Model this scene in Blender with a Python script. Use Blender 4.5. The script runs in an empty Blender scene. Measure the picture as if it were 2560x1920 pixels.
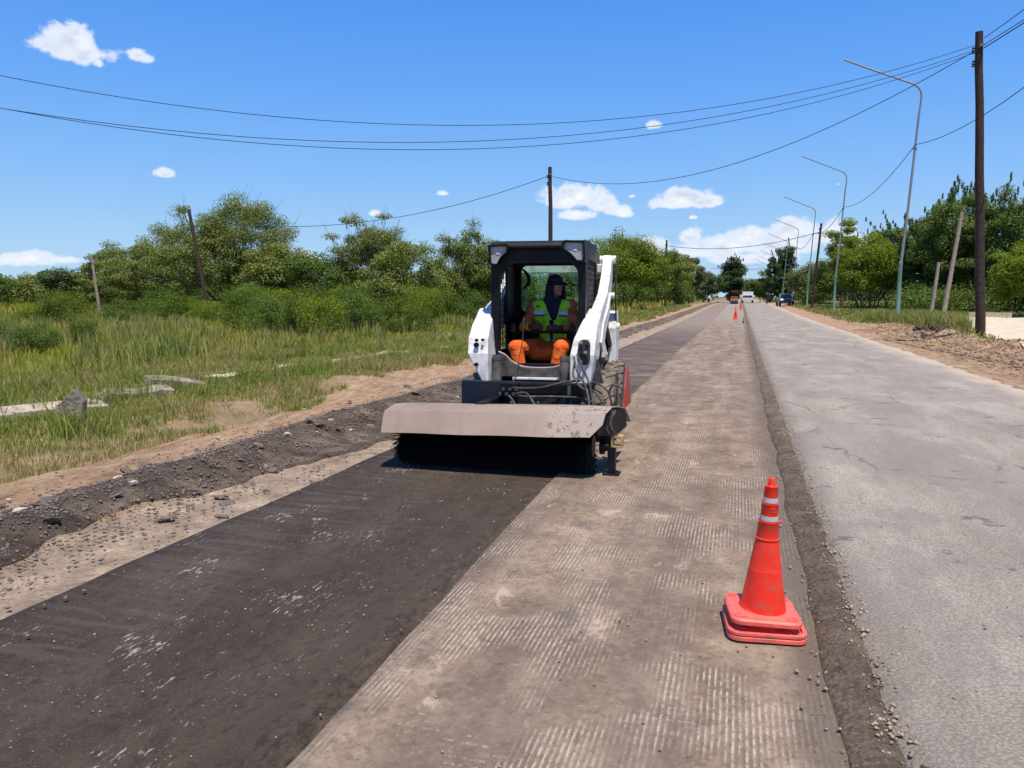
import bpy, math, random
import numpy as np
from mathutils import Vector, Matrix, noise as mnoise

PI = math.pi
scene = bpy.context.scene
COL = scene.collection
rnd = random.Random(7)

# ------------------------------------------------------------------ camera
EYE = Vector((0, 0, 1.65))
FW = Vector((-0.28057, 0.95315, -0.1131)).normalized()
RT = Vector((0.9593, 0.28238, 0.0)).normalized()
UP = RT.cross(FW)
cam_data = bpy.data.cameras.new('camera')
cam_data.sensor_width = 36
cam_data.lens = 36 * 1924 / 2560
cam_data.clip_start = 0.05
cam_data.clip_end = 5000
cam = bpy.data.objects.new('camera', cam_data)
COL.objects.link(cam)
cam.matrix_world = Matrix(((RT.x, UP.x, -FW.x, EYE.x), (RT.y, UP.y, -FW.y, EYE.y), (RT.z, UP.z, -FW.z, EYE.z), (0, 0, 0, 1)))
scene.camera = cam

scene.view_settings.view_transform = 'Standard'
scene.view_settings.look = 'None'
scene.view_settings.exposure = 0.15
scene.view_settings.gamma = 1.0
scene.view_settings.use_curve_mapping = False

# ------------------------------------------------------------------ sun and sky
SUN_EL, SUN_AZ = math.radians(69), math.radians(148)      # azimuth clockwise from +Y (sun stands on the camera's side, to the right)
sun_dir = Vector((math.sin(SUN_AZ) * math.cos(SUN_EL), math.cos(SUN_AZ) * math.cos(SUN_EL), math.sin(SUN_EL)))
sd = bpy.data.lights.new('sun', 'SUN')
sd.energy = 5.0
sd.angle = math.radians(0.53)
sd.color = (1.0, 0.92, 0.80)
so = bpy.data.objects.new('sun', sd)
COL.objects.link(so)
so.rotation_euler = sun_dir.to_track_quat('Z', 'Y').to_euler()

world = bpy.data.worlds.new('World')
scene.world = world
world.use_nodes = True


class NT:
    """small helper to write node trees"""
    def __init__(s, tree):
        s.t = tree
        s.n = tree.nodes
        s.l = tree.links

    def new(s, typ, **kw):
        nd = s.n.new(typ)
        for k, v in kw.items():
            setattr(nd, k, v)
        return nd

    def put(s, inp, val):
        if isinstance(val, bpy.types.NodeSocket):
            s.l.new(val, inp)
        elif val is not None:
            if inp.type == 'RGBA' and not hasattr(val, '__len__'):
                val = (val, val, val, 1)
            if inp.type == 'RGBA' and len(val) == 3:
                val = (*val, 1)
            inp.default_value = val

    def coord(s, kind='Object'):
        return s.new('ShaderNodeTexCoord').outputs[kind]

    def scale(s, vec, sc, loc=(0, 0, 0), rot=(0, 0, 0)):
        m = s.new('ShaderNodeMapping')
        s.put(m.inputs['Vector'], vec)
        m.inputs['Scale'].default_value = sc if hasattr(sc, '__len__') else (sc, sc, sc)
        m.inputs['Location'].default_value = loc
        m.inputs['Rotation'].default_value = rot
        return m.outputs[0]

    def noise(s, vec, sc=5, det=4, rough=0.55, dist=0.0):
        n = s.new('ShaderNodeTexNoise')
        s.put(n.inputs['Vector'], vec)
        n.inputs['Scale'].default_value = sc
        n.inputs['Detail'].default_value = det
        n.inputs['Roughness'].default_value = rough
        n.inputs['Distortion'].default_value = dist
        return n.outputs['Fac']

    def voronoi(s, vec, sc=5, feature='F1', out='Distance'):
        n = s.new('ShaderNodeTexVoronoi', feature=feature)
        s.put(n.inputs['Vector'], vec)
        n.inputs['Scale'].default_value = sc
        return n.outputs[out]

    def ramp(s, fac, stops, interp='LINEAR'):
        r = s.new('ShaderNodeValToRGB')
        r.color_ramp.interpolation = interp
        el = r.color_ramp.elements
        while len(el) < len(stops):
            el.new(0.5)
        for e, (p, c) in zip(el, stops):
            e.position = p
            e.color = (c, c, c, 1) if not hasattr(c, '__len__') else (*c, 1)
        s.put(r.inputs[0], fac)
        return r.outputs[0]

    def mix(s, fac, a, b, mode='MIX'):
        m = s.new('ShaderNodeMix', data_type='RGBA', blend_type=mode)
        s.put(m.inputs[0], fac)
        s.put(m.inputs[6], a)
        s.put(m.inputs[7], b)
        return m.outputs[2]

    def math(s, op, a, b=None, clamp=False):
        m = s.new('ShaderNodeMath', operation=op, use_clamp=clamp)
        s.put(m.inputs[0], a)
        if b is not None:
            s.put(m.inputs[1], b)
        return m.outputs[0]

    def step(s, v, a, b):
        m = s.new('ShaderNodeMapRange', interpolation_type='SMOOTHSTEP')
        s.put(m.inputs[0], v)
        m.inputs[1].default_value = a
        m.inputs[2].default_value = b
        return m.outputs[0]

    def xyz(s, vec):
        n = s.new('ShaderNodeSeparateXYZ')
        s.put(n.inputs[0], vec)
        return n.outputs

    def bump(s, h, strength=0.5, dist=0.02, normal=None):
        b = s.new('ShaderNodeBump')
        s.put(b.inputs['Height'], h)
        b.inputs['Strength'].default_value = strength
        b.inputs['Distance'].default_value = dist
        if normal is not None:
            s.put(b.inputs['Normal'], normal)
        return b.outputs[0]


# sky with cumulus clouds placed by direction
nt = NT(world.node_tree)
world.node_tree.nodes.clear()
sky = nt.new('ShaderNodeTexSky', sky_type='NISHITA')
sky.sun_disc = False
sky.sun_elevation = SUN_EL
sky.sun_rotation = SUN_AZ
sky.altitude = 100
sky.air_density = 1.0
sky.dust_density = 0.4
sky.ozone_density = 2.2
hs = nt.new('ShaderNodeHueSaturation')
hs.inputs['Saturation'].default_value = 1.14
hs.inputs['Value'].default_value = 1.12
nt.put(hs.inputs['Color'], sky.outputs[0])
D = nt.coord('Generated')
elev = nt.xyz(D)[2]
grad = nt.ramp(elev, [(0.0, (4.2, 6.3, 8.3)), (0.05, (3.5, 5.8, 8.4)), (0.15, (2.1, 4.6, 8.9)), (0.25, (1.2, 3.6, 8.8)), (0.34, (0.75, 2.9, 8.4)), (1.0, (0.3, 1.1, 4.2))])
skycol = nt.mix(0.86, hs.outputs[0], grad)


def px_dir(u, v):      # direction of a point of the 2212 px wide picture
    k = 2560 / 2212
    return (FW * 1924 + RT * (u * k - 1280) + UP * (960 - v * k)).normalized()


# (u, v, half width, half height, density)
CLOUDS = [
    (150, 92, 46, 34, 1), (112, 100, 52, 20, .9), (186, 116, 36, 28, .95), (150, 108, 78, 24, 1), (212, 136, 16, 18, .7), (302, 124, 34, 17, .75),
    (357, 375, 24, 12, 1), (812, 462, 22, 11, .75), (957, 418, 18, 9, .8), (525, 444, 22, 9, .5),
    (1245, 428, 66, 30, 1), (1215, 440, 38, 20, .9), (1300, 440, 45, 24, .9), (1335, 455, 36, 18, .85), (1245, 466, 46, 13, 1), (1345, 462, 26, 12, .9), (1364, 425, 14, 8, .55),
    (1484, 430, 52, 22, 1.1), (1450, 440, 44, 15, 1), (1525, 437, 40, 16, 1.05), (1497, 470, 14, 6, .6),
    (1413, 270, 20, 15, .85), (1810, 398, 11, 6, .5),
    (1490, 513, 26, 22, 1), (1410, 536, 52, 24, .9), (1490, 545, 90, 26, .85), (1605, 512, 50, 22, 1), (1570, 532, 80, 30, .9), (1690, 530, 90, 34, 1),
    (1720, 498, 52, 30, .95), (1790, 510, 70, 34, .95), (1850, 530, 80, 32, .9), (1640, 560, 150, 20, .7), (1950, 560, 90, 26, .8),
    (60, 556, 60, 16, .9), (30, 565, 80, 14, .8), (120, 562, 60, 10, .6), (665, 560, 42, 24, .75), (640, 585, 60, 16, .7), (1345, 540, 40, 14, .6), (740, 590, 60, 16, .6),
]
field = None
W = 0
nz = nt.noise(D, 34, 12, 0.66, 0.35)
warp = nt.math('MULTIPLY', nt.math('SUBTRACT', nz, 0.5), 1.9)
for u, v, hw, hh, dens in CLOUDS:
    hw *= 1.04
    hh *= 1.10
    c = px_dir(u, v)
    r = Vector((c.y, -c.x, 0)).normalized()
    upv = r.cross(c)
    sc = 2560 / 2212 / 1924
    a = nt.new('ShaderNodeVectorMath', operation='DOT_PRODUCT')
    nt.put(a.inputs[0], D)
    a.inputs[1].default_value = r / (hw * sc)
    b = nt.new('ShaderNodeVectorMath', operation='DOT_PRODUCT')
    nt.put(b.inputs[0], D)
    b.inputs[1].default_value = upv / (hh * sc)
    cx = nt.new('ShaderNodeCombineXYZ')
    nt.l.new(a.outputs['Value'], cx.inputs[0])
    # flatter undersides
    bv = b.outputs['Value']
    neg = nt.math('MULTIPLY', nt.math('MINIMUM', bv, 0.0), 1.5)
    nt.l.new(nt.math('ADD', nt.math('MAXIMUM', bv, 0.0), neg), cx.inputs[1])
    # behind-the-viewer guard
    f_ = nt.new('ShaderNodeVectorMath', operation='DOT_PRODUCT')
    nt.put(f_.inputs[0], D)
    f_.inputs[1].default_value = c
    nt.l.new(nt.math('MULTIPLY', nt.math('LESS_THAN', f_.outputs['Value'], 0.2), 50.0), cx.inputs[2])
    ln = nt.new('ShaderNodeVectorMath', operation='LENGTH')
    nt.l.new(cx.outputs[0], ln.inputs[0])
    d = nt.math('SUBTRACT', dens, ln.outputs['Value'])
    field = d if field is None else nt.math('MAXIMUM', field, d)
# elsewhere round the horizon: scattered fair weather cloud, as in the part of the sky in view
zz = nt.xyz(D)[2]
fld = nt.math('ADD', field, warp)
mask = nt.step(fld, -0.08, 0.34)
shade = nt.noise(nt.scale(D, (30, 30, 55), (0.3, 0.1, 0.012)), 1.0, 6, 0.6)
ccol = nt.ramp(shade, [(0.35, (5.6, 6.2, 7.4)), (0.62, (9.2, 9.3, 9.5))])
core = nt.mix(nt.step(fld, 0.1, 1.0), (7.2, 7.9, 9.2), ccol)
allc = nt.mix(nt.math('MULTIPLY', mask, 0.93), skycol, core)
bg = nt.new('ShaderNodeBackground')
nt.put(bg.inputs['Color'], allc)
bg.inputs['Strength'].default_value = 0.1
wo = nt.new('ShaderNodeOutputWorld')
nt.l.new(bg.outputs[0], wo.inputs[0])


# ------------------------------------------------------------------ materials
def material(name, base=(0.5, 0.5, 0.5), rough=0.8, metal=0.0, spec=0.4, vary=0.0, vscale=6, bump=0.0, bscale=60, bdist=0.01, dirt=None, dirt_amt=0.0, dirt_scale=4):
    m = bpy.data.materials.new(name)
    m.use_nodes = True
    t = NT(m.node_tree)
    bs = t.n['Principled BSDF']
    co = t.coord()
    col = base
    if vary:
        n = t.noise(co, vscale, 5)
        lo = tuple(max(0, c * (1 - vary)) for c in base)
        hi = tuple(min(1, c * (1 + vary)) for c in base)
        col = t.ramp(n, [(0.3, lo), (0.7, hi)])
    if dirt is not None:
        col = t.mix(t.math('MULTIPLY', t.step(t.noise(co, dirt_scale, 7, 0.65), 0.45, 0.68), dirt_amt), col, dirt)
    t.put(bs.inputs['Base Color'], col)
    bs.inputs['Roughness'].default_value = rough
    bs.inputs['Metallic'].default_value = metal
    bs.inputs['Specular IOR Level'].default_value = spec
    if bump:
        t.put(bs.inputs['Normal'], t.bump(t.noise(co, bscale, 5), bump, bdist))
    return m


def leaf_material(name, lo, hi, trans=0.35, wscale=0.35):
    m = bpy.data.materials.new(name)
    m.use_nodes = True
    t = NT(m.node_tree)
    t.n.clear()
    geo = t.new('ShaderNodeNewGeometry')
    big = t.noise(geo.outputs['Position'], wscale, 3)
    f = t.math('ADD', t.math('MULTIPLY', geo.outputs['Random Per Island'], 0.55), t.math('MULTIPLY', big, 0.55))
    col = t.ramp(f, [(0.15, lo), (0.8, hi)])
    df = t.new('ShaderNodeBsdfDiffuse')
    t.put(df.inputs['Color'], col)
    tr = t.new('ShaderNodeBsdfTranslucent')
    t.put(tr.inputs['Color'], t.mix(1.0, col, (1.25, 1.3, 0.6), 'MULTIPLY'))
    gl = t.new('ShaderNodeBsdfGlossy')
    gl.inputs['Roughness'].default_value = 0.55
    gl.inputs['Color'].default_value = (0.6, 0.65, 0.6, 1)
    mx = t.new('ShaderNodeMixShader')
    mx.inputs[0].default_value = trans
    t.l.new(df.outputs[0], mx.inputs[1])
    t.l.new(tr.outputs[0], mx.inputs[2])
    mx2 = t.new('ShaderNodeMixShader')
    mx2.inputs[0].default_value = 0.03
    t.l.new(mx.outputs[0], mx2.inputs[1])
    t.l.new(gl.outputs[0], mx2.inputs[2])
    out = t.new('ShaderNodeOutputMaterial')
    t.l.new(mx2.outputs[0], out.inputs[0])
    return m


def surface_material(name, fn):
    m = bpy.data.materials.new(name)
    m.use_nodes = True
    t = NT(m.node_tree)
    bs = t.n['Principled BSDF']
    bs.inputs['Roughness'].default_value = 0.92
    bs.inputs['Specular IOR Level'].default_value = 0.2
    col, nrm = fn(t, t.coord('Object'))
    t.put(bs.inputs['Base Color'], col)
    if nrm is not None:
        t.put(bs.inputs['Normal'], nrm)
    return m


def f_ground(t, co):
    big = t.noise(co, 0.16, 4)
    mid = t.noise(co, 1.3, 6, 0.65)
    fine = t.noise(co, 30, 5, 0.7)
    g = t.ramp(mid, [(0.3, (0.085, 0.095, 0.026)), (0.5, (0.15, 0.15, 0.042)), (0.72, (0.24, 0.19, 0.075))])
    g2 = t.ramp(fine, [(0.3, (0.09, 0.07, 0.03)), (0.7, (0.20, 0.15, 0.075))])
    c = t.mix(t.step(big, 0.5, 0.75), g, g2)
    c = t.mix(t.step(fine, 0.55, 0.8), c, (0.2, 0.16, 0.08))
    # bare soil near the road on the right
    x = t.xyz(co)[0]
    wob = t.math('ADD', x, t.math('MULTIPLY', t.noise(co, 0.7, 5), 2.2))
    bare = t.math('MULTIPLY', t.step(wob, 5.2, 5.8), t.math('SUBTRACT', 1.0, t.step(wob, 7.7, 9.2)))
    lf = t.math('MULTIPLY', t.step(wob, -7.6, -6.2), t.math('SUBTRACT', 1.0, t.step(wob, -2.0, 0.0)))
    bare = t.math('MAXIMUM', bare, lf)
    soil = t.ramp(t.noise(co, 5, 7, 0.7), [(0.3, (0.22, 0.14, 0.085)), (0.55, (0.36, 0.245, 0.15)), (0.75, (0.44, 0.32, 0.21))])
    c = t.mix(t.math('MULTIPLY', bare, t.math('ADD', 0.45, t.math('MULTIPLY', t.step(t.noise(co, 1.1, 6, 0.7), 0.35, 0.6), 0.55))), c, soil)
    return c, t.bump(fine, 0.8, 0.05)


def f_dirt(t, co):
    st = t.scale(co, (3.2, 0.7, 3))
    n = t.noise(st, 2.2, 11, 0.76)
    fine = t.noise(co, 28, 6, 0.72)
    c = t.ramp(n, [(0.32, (0.19, 0.108, 0.058)), (0.48, (0.36, 0.225, 0.13)), (0.66, (0.54, 0.385, 0.245))])
    c = t.mix(t.step(fine, 0.52, 0.75), c, (0.6, 0.47, 0.33))
    c = t.mix(t.step(t.noise(co, 1.2, 6, 0.7), 0.56, 0.7), c, (0.23, 0.14, 0.085))
    c = t.mix(t.math('SUBTRACT', 1.0, t.step(t.voronoi(co, 17), 0.05, 0.16)), c, (0.17, 0.12, 0.09))
    h = t.math('ADD', t.math('MULTIPLY', n, 1.4), fine)
    return c, t.bump(h, 0.9, 0.04)


def f_sand(t, co):
    n = t.noise(co, 3.0, 10, 0.75)
    fine = t.noise(co, 45, 5, 0.8)
    c = t.ramp(n, [(0.34, (0.19, 0.135, 0.093)), (0.5, (0.35, 0.26, 0.18)), (0.66, (0.56, 0.43, 0.30))])
    c = t.mix(t.step(fine, 0.48, 0.66), c, (0.25, 0.185, 0.14))
    v = t.voronoi(co, 26)
    c = t.mix(t.math('MULTIPLY', t.math('SUBTRACT', 1.0, t.step(v, 0.1, 0.22)), 0.8), c, (0.2, 0.16, 0.14))
    return c, t.bump(t.math('ADD', fine, t.math('MULTIPLY', v, 0.8)), 0.8, 0.02)


def f_rubble(t, co):
    n = t.noise(co, 3.0, 8, 0.7)
    fine = t.noise(co, 40, 6, 0.75)
    v = t.voronoi(co, 14)
    c = t.ramp(n, [(0.34, (0.070, 0.050, 0.037)), (0.5, (0.165, 0.120, 0.088)), (0.66, (0.33, 0.25, 0.18))])
    c = t.mix(t.math('MULTIPLY', t.step(fine, 0.56, 0.74), 0.6), c, (0.30, 0.25, 0.22))
    c = t.mix(t.math('SUBTRACT', 1.0, t.step(v, 0.04, 0.2)), c, (0.06, 0.046, 0.038))
    return c, t.bump(t.math('ADD', t.math('MULTIPLY', n, 2.0), t.math('ADD', fine, v)), 1.0, 0.05)


def f_darklane(t, co):
    st = t.scale(co, (1.0, 0.28, 1))
    n = t.noise(st, 1.7, 7, 0.62)
    fine = t.noise(co, 90, 4, 0.8)
    c = t.ramp(n, [(0.3, (0.034, 0.024, 0.017)), (0.52, (0.062, 0.045, 0.032)), (0.75, (0.105, 0.077, 0.057))])
    c = t.mix(t.math('MULTIPLY', t.step(fine, 0.42, 0.7), 0.7), c, (0.12, 0.092, 0.072))
    md = t.noise(t.scale(co, (1.0, 0.6, 1)), 22, 8, 0.8)
    c = t.mix(t.math('MULTIPLY', t.step(md, 0.46, 0.62), 0.55), c, (0.028, 0.02, 0.015))
    # transverse ripples left of the mat
    rip = t.noise(t.scale(co, (0.7, 5.5, 1)), 2.0, 5, 0.6, 0.6)
    x, y, _ = t.xyz(co)
    ripm = t.math('MULTIPLY', t.step(rip, 0.48, 0.62), t.math('SUBTRACT', 1.0, t.step(x, -3.0, -2.4)))
    c = t.mix(t.math('MULTIPLY', ripm, 0.5), c, (0.10, 0.083, 0.075))
    # pale scuffed streaks along the lane
    sk = t.noise(t.scale(co, (48, 11.0, 1), (0, 0, 0), (0, 0, 0.03)), 1.0, 5, 0.7)
    pat = t.noise(t.scale(co, (1.3, 0.9, 1), (3.1, 1.7, 0)), 1.6, 4, 0.6)
    skm = t.math('MULTIPLY', t.step(t.math('ADD', sk, t.math('MULTIPLY', t.math('SUBTRACT', pat, 0.5), 0.7)), 0.645, 0.70), t.step(pat, 0.46, 0.58))
    c = t.mix(t.math('MULTIPLY', skm, 0.8), c, (0.44, 0.38, 0.32))
    re_ = t.step(t.math('ADD', t.xyz(co)[0], t.math('MULTIPLY', t.noise(t.scale(co, (2, .6, 1)), 2.0, 7, 0.7), 0.35)), -1.65, -1.38)
    c = t.mix(t.math('MULTIPLY', re_, 0.7), c, t.ramp(md, [(0.4, (0.02, 0.015, 0.012)), (0.6, (0.11, 0.083, 0.06))]))
    sp = t.voronoi(co, 24)
    spm = t.math('MULTIPLY', t.math('LESS_THAN', sp, 0.10), t.step(t.noise(co, 3.3, 3), 0.46, 0.6))
    c = t.mix(spm, c, (0.34, 0.30, 0.27))
    # beyond the machine the lane turns to brown with scraped pale bars
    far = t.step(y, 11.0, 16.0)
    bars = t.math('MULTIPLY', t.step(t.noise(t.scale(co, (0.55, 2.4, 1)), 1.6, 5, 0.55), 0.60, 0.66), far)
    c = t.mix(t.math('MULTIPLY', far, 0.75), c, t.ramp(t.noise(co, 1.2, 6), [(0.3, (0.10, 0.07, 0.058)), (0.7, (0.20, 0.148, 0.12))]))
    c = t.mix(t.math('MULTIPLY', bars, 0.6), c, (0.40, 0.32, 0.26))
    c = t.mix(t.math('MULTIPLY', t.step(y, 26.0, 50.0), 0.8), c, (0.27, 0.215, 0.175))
    return c, t.bump(t.math('ADD', t.math('ADD', fine, t.math('MULTIPLY', n, 2.0)), t.math('MULTIPLY', skm, 0.4)), 0.7, 0.012)


def f_milled(t, co):
    x, y, _ = t.xyz(co)
    base_n = t.math('ADD', t.math('MULTIPLY', t.noise(co, 2.2, 9, 0.76), 0.55), t.math('MULTIPLY', t.noise(t.scale(co, (1.6, 0.22, 1)), 1.6, 7, 0.65), 0.45))
    fine = t.noise(co, 75, 5, 0.8)
    c = t.ramp(base_n, [(0.36, (0.120, 0.083, 0.058)), (0.49, (0.24, 0.174, 0.123)), (0.62, (0.40, 0.305, 0.215))])
    md = t.noise(co, 24, 8, 0.82)
    c = t.mix(t.math('MULTIPLY', t.step(md, 0.50, 0.64), 0.55), c, (0.085, 0.060, 0.045))
    c = t.mix(t.math('MULTIPLY', t.math('SUBTRACT', 1.0, t.step(md, 0.36, 0.46)), 0.45), c, (0.46, 0.36, 0.26))
    # broad wheel-path bands of lighter and darker planing
    bands = t.noise(t.scale(co, (1.6, 0.08, 1)), 1.6, 4)
    c = t.mix(t.math('MULTIPLY', t.step(bands, 0.42, 0.62), 0.35), c, (0.165, 0.125, 0.10))
    # cutter grooves, broken up
    wob = t.math('MULTIPLY', t.noise(co, 2.0, 2), 0.009)
    gx = t.math('SINE', t.math('MULTIPLY', t.math('ADD', x, wob), 2 * PI / 0.0245))
    br = t.noise(t.scale(co, (28, 16, 1)), 1.0, 9, 0.84)
    gr = t.math('MULTIPLY', t.step(t.math('ADD', gx, t.math('MULTIPLY', t.noise(co, 60, 3), 0.9)), 0.5, 1.2), t.step(br, 0.44, 0.56))
    pm = t.noise(t.scale(co, (1.5, 0.9, 1), (1.3, 4.4, 0)), 1.25, 4, 0.6)
    gmask = t.math('MULTIPLY', t.step(pm, 0.46, 0.60), t.math('SUBTRACT', 1.0, t.math('MULTIPLY', t.step(y, 6.0, 14.0), 0.55)))
    g1 = t.math('MULTIPLY', gr, gmask)
    gy = t.math('SINE', t.math('MULTIPLY', t.math('ADD', y, wob), 2 * PI / 0.045))
    g2 = t.math('MULTIPLY', t.math('MULTIPLY', t.step(gy, 0.3, 0.9), t.step(t.noise(t.scale(co, (40, 15, 1)), 1.0, 3), 0.5, 0.62)),
                t.step(t.noise(t.scale(co, (1.4, 1.1, 1), (7, 2, 0)), 1.6, 4), 0.54, 0.64))
    g = t.math('MAXIMUM', g1, t.math('MULTIPLY', g2, 0.55))
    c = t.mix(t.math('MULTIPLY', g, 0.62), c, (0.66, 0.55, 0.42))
    # furrow floors darkened, groove shade painted into the colour
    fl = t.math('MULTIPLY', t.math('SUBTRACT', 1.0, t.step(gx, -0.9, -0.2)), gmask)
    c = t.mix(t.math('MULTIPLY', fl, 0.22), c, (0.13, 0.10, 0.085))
    # drifts of pale sandy dust
    sn = t.step(t.noise(t.scale(co, (1.6, 0.9, 1), (5.2, 0.6, 0)), 1.7, 9, 0.7, 0.3), 0.59, 0.68)
    c = t.mix(t.math('MULTIPLY', sn, 0.85), c, t.ramp(fine, [(0.3, (0.44, 0.335, 0.24)), (0.7, (0.55, 0.43, 0.31))]))
    # dark tack stains
    dk = t.step(t.noise(t.scale(co, (1.8, 1.3, 1), (0.4, 9.6, 0)), 1.3, 9, 0.75), 0.56, 0.64)
    c = t.mix(t.math('MULTIPLY', dk, 0.55), c, (0.12, 0.095, 0.085))
    # brown strip beside the standing asphalt
    ed = t.step(t.math('ADD', x, t.math('MULTIPLY', t.noise(t.scale(co, (1, 0.5, 1)), 3.0, 5), 0.22)), 0.28, 0.46)
    c = t.mix(t.math('MULTIPLY', ed, 0.8), c, t.ramp(fine, [(0.3, (0.095, 0.074, 0.06)), (0.7, (0.19, 0.148, 0.115))]))
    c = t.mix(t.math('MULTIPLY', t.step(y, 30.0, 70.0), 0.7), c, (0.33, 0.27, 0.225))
    h = t.math('ADD', t.math('MULTIPLY', t.math('MULTIPLY', gx, 0.55), gmask), t.math('ADD', t.math('MULTIPLY', fine, 1.5), t.math('MULTIPLY', base_n, 4.0)))
    return c, t.bump(h, 0.55, 0.010)


def f_oldroad(t, co):
    fine = t.noise(co, 110, 4, 0.85)
    v = t.voronoi(co, 55)
    n = t.noise(t.scale(co, (1.0, 0.3, 1)), 1.5, 9, 0.74)
    c = t.ramp(n, [(0.34, (0.27, 0.228, 0.180)), (0.5, (0.37, 0.318, 0.255)), (0.66, (0.49, 0.43, 0.35))])
    c = t.mix(t.math('MULTIPLY', t.step(v, 0.3, 0.6), 0.45), c, (0.15, 0.125, 0.105))
    c = t.mix(t.math('MULTIPLY', t.step(fine, 0.5, 0.72), 0.6), c, (0.62, 0.575, 0.53))
    # bleeding bitumen patches and dark spots
    pt = t.step(t.noise(t.scale(co, (1.0, 0.6, 1), (2.2, 5.8, 0)), 1.15, 6, 0.62), 0.58, 0.64)
    c = t.mix(t.math('MULTIPLY', pt, 0.55), c, (0.235, 0.215, 0.205))
    sp = t.step(t.noise(t.scale(co, (2, 3, 1), (9, 1, 0)), 1.6, 4), 0.71, 0.75)
    c = t.mix(t.math('MULTIPLY', sp, 0.6), c, (0.12, 0.11, 0.11))
    x, y, _ = t.xyz(co)
    # loose brown grit near the seam
    ed = t.math('SUBTRACT', 1.0, t.step(t.math('ADD', x, t.math('MULTIPLY', t.noise(co, 4, 5), 0.3)), 0.68, 1.0))
    c = t.mix(t.math('MULTIPLY', ed, 0.7), c, t.ramp(fine, [(0.3, (0.12, 0.096, 0.08)), (0.7, (0.28, 0.23, 0.19))]))
    # cracks
    wn = t.new('ShaderNodeTexNoise')
    t.put(wn.inputs['Vector'], co)
    wn.inputs['Scale'].default_value = 1.6
    wn.inputs['Detail'].default_value = 8
    wn.inputs['Roughness'].default_value = 0.7
    wv = t.mix(0.16, t.scale(co, (0.7, 0.33, 1)), wn.outputs['Color'])
    cr = t.voronoi(wv, 1.3, 'DISTANCE_TO_EDGE')
    crm = t.math('MULTIPLY', t.math('SUBTRACT', 1.0, t.step(cr, 0.003, 0.013)), t.step(t.noise(co, 0.7, 4), 0.45, 0.6))
    c = t.mix(t.math('MULTIPLY', crm, 0.7), c, (0.10, 0.085, 0.075))
    # polished wheel path and smooth bitumen patch
    smp = t.step(t.noise(t.scale(co, (0.9, 0.5, 1), (4.4, 2.0, 0)), 0.9, 9, 0.66), 0.50, 0.53)
    c = t.mix(t.math('MULTIPLY', smp, 0.38), c, (0.245, 0.215, 0.19))
    st_ = t.step(t.noise(t.scale(co, (1.2, 1.6, 1), (6.1, 0.2, 0)), 1.4, 7, 0.66), 0.62, 0.68)
    c = t.mix(t.math('MULTIPLY', st_, 0.7), c, (0.10, 0.092, 0.088))
    # dust blown over the right edge
    e2 = t.step(t.math('ADD', x, t.math('MULTIPLY', t.noise(t.scale(co, (1, 0.5, 1)), 1.2, 6, 0.65), 1.8)), 4.6, 5.8)
    c = t.mix(t.math('MULTIPLY', e2, 0.85), c, (0.55, 0.44, 0.33))
    h = t.math('ADD', fine, t.math('MULTIPLY', v, 1.2))
    return c, t.bump(h, 0.8, 0.009)


M = {}
def f_grit(t, co):
    n = t.noise(co, 4.0, 8, 0.7)
    fine = t.noise(co, 60, 5, 0.8)
    c = t.ramp(n, [(0.32, (0.10, 0.070, 0.048)), (0.5, (0.185, 0.132, 0.092)), (0.68, (0.31, 0.235, 0.165))])
    c = t.mix(t.math('MULTIPLY', t.step(fine, 0.50, 0.66), 0.8), c, (0.38, 0.31, 0.24))
    v = t.voronoi(co, 32)
    c = t.mix(t.math('MULTIPLY', t.math('SUBTRACT', 1.0, t.step(v, 0.12, 0.3)), 0.4), c, (0.07, 0.05, 0.037))
    return c, t.bump(t.math('ADD', t.math('ADD', t.math('MULTIPLY', n, 2.0), v), fine), 1.0, 0.03)


M['grit'] = surface_material('brown_road_grit', f_grit)
M['ground'] = surface_material('soil_and_thatch', f_ground)
M['dirt'] = surface_material('reddish_dirt', f_dirt)
M['sand'] = surface_material('pale_sandy_base', f_sand)
M['rubble'] = surface_material('crushed_asphalt', f_rubble)
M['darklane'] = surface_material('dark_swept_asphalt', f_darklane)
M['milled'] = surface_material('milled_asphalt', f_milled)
M['oldroad'] = surface_material('old_grey_asphalt', f_oldroad)
M['concrete'] = material('weathered_concrete', (0.42, 0.355, 0.27), 0.9, vary=0.45, vscale=9, bump=0.7, bscale=25, bdist=0.03)
M['oldconcrete'] = material('stained_old_concrete', (0.25, 0.205, 0.155), 0.95, vary=0.5, vscale=6, bump=0.8, bscale=18, bdist=0.04)
M['driveway'] = material('pale_gravel', (0.60, 0.49, 0.35), 0.95, vary=0.18, vscale=2, bump=0.6, bscale=14, bdist=0.04)
M['wood'] = material('dark_tarred_wood', (0.042, 0.024, 0.017), 0.85, vary=0.5, vscale=9, bump=0.5, bscale=20)
M['greywood'] = material('weathered_grey_wood', (0.28, 0.23, 0.18), 0.9, vary=0.3, vscale=8, bump=0.4, bscale=18)
M['galv'] = material('galvanised_steel', (0.22, 0.24, 0.26), 0.6, 0.2, vary=0.15)
M['greenpaint'] = material('worn_green_paint', (0.13, 0.23, 0.17), 0.6, vary=0.25, vscale=3)
M['wire'] = material('cable_black', (0.03, 0.055, 0.10), 0.6)
M['insul'] = material('insulator_black', (0.02, 0.02, 0.022), 0.4)
M['bark'] = material('bark', (0.10, 0.078, 0.06), 0.95, vary=0.4, vscale=4)
M['twig'] = material('pale_twigs', (0.26, 0.23, 0.19), 0.9, vary=0.3, vscale=3)
M['white'] = material('white_machine_paint', (0.80, 0.80, 0.78), 0.38, spec=0.5, vary=0.03, dirt=(0.40, 0.33, 0.26), dirt_amt=0.7, dirt_scale=7)
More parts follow.
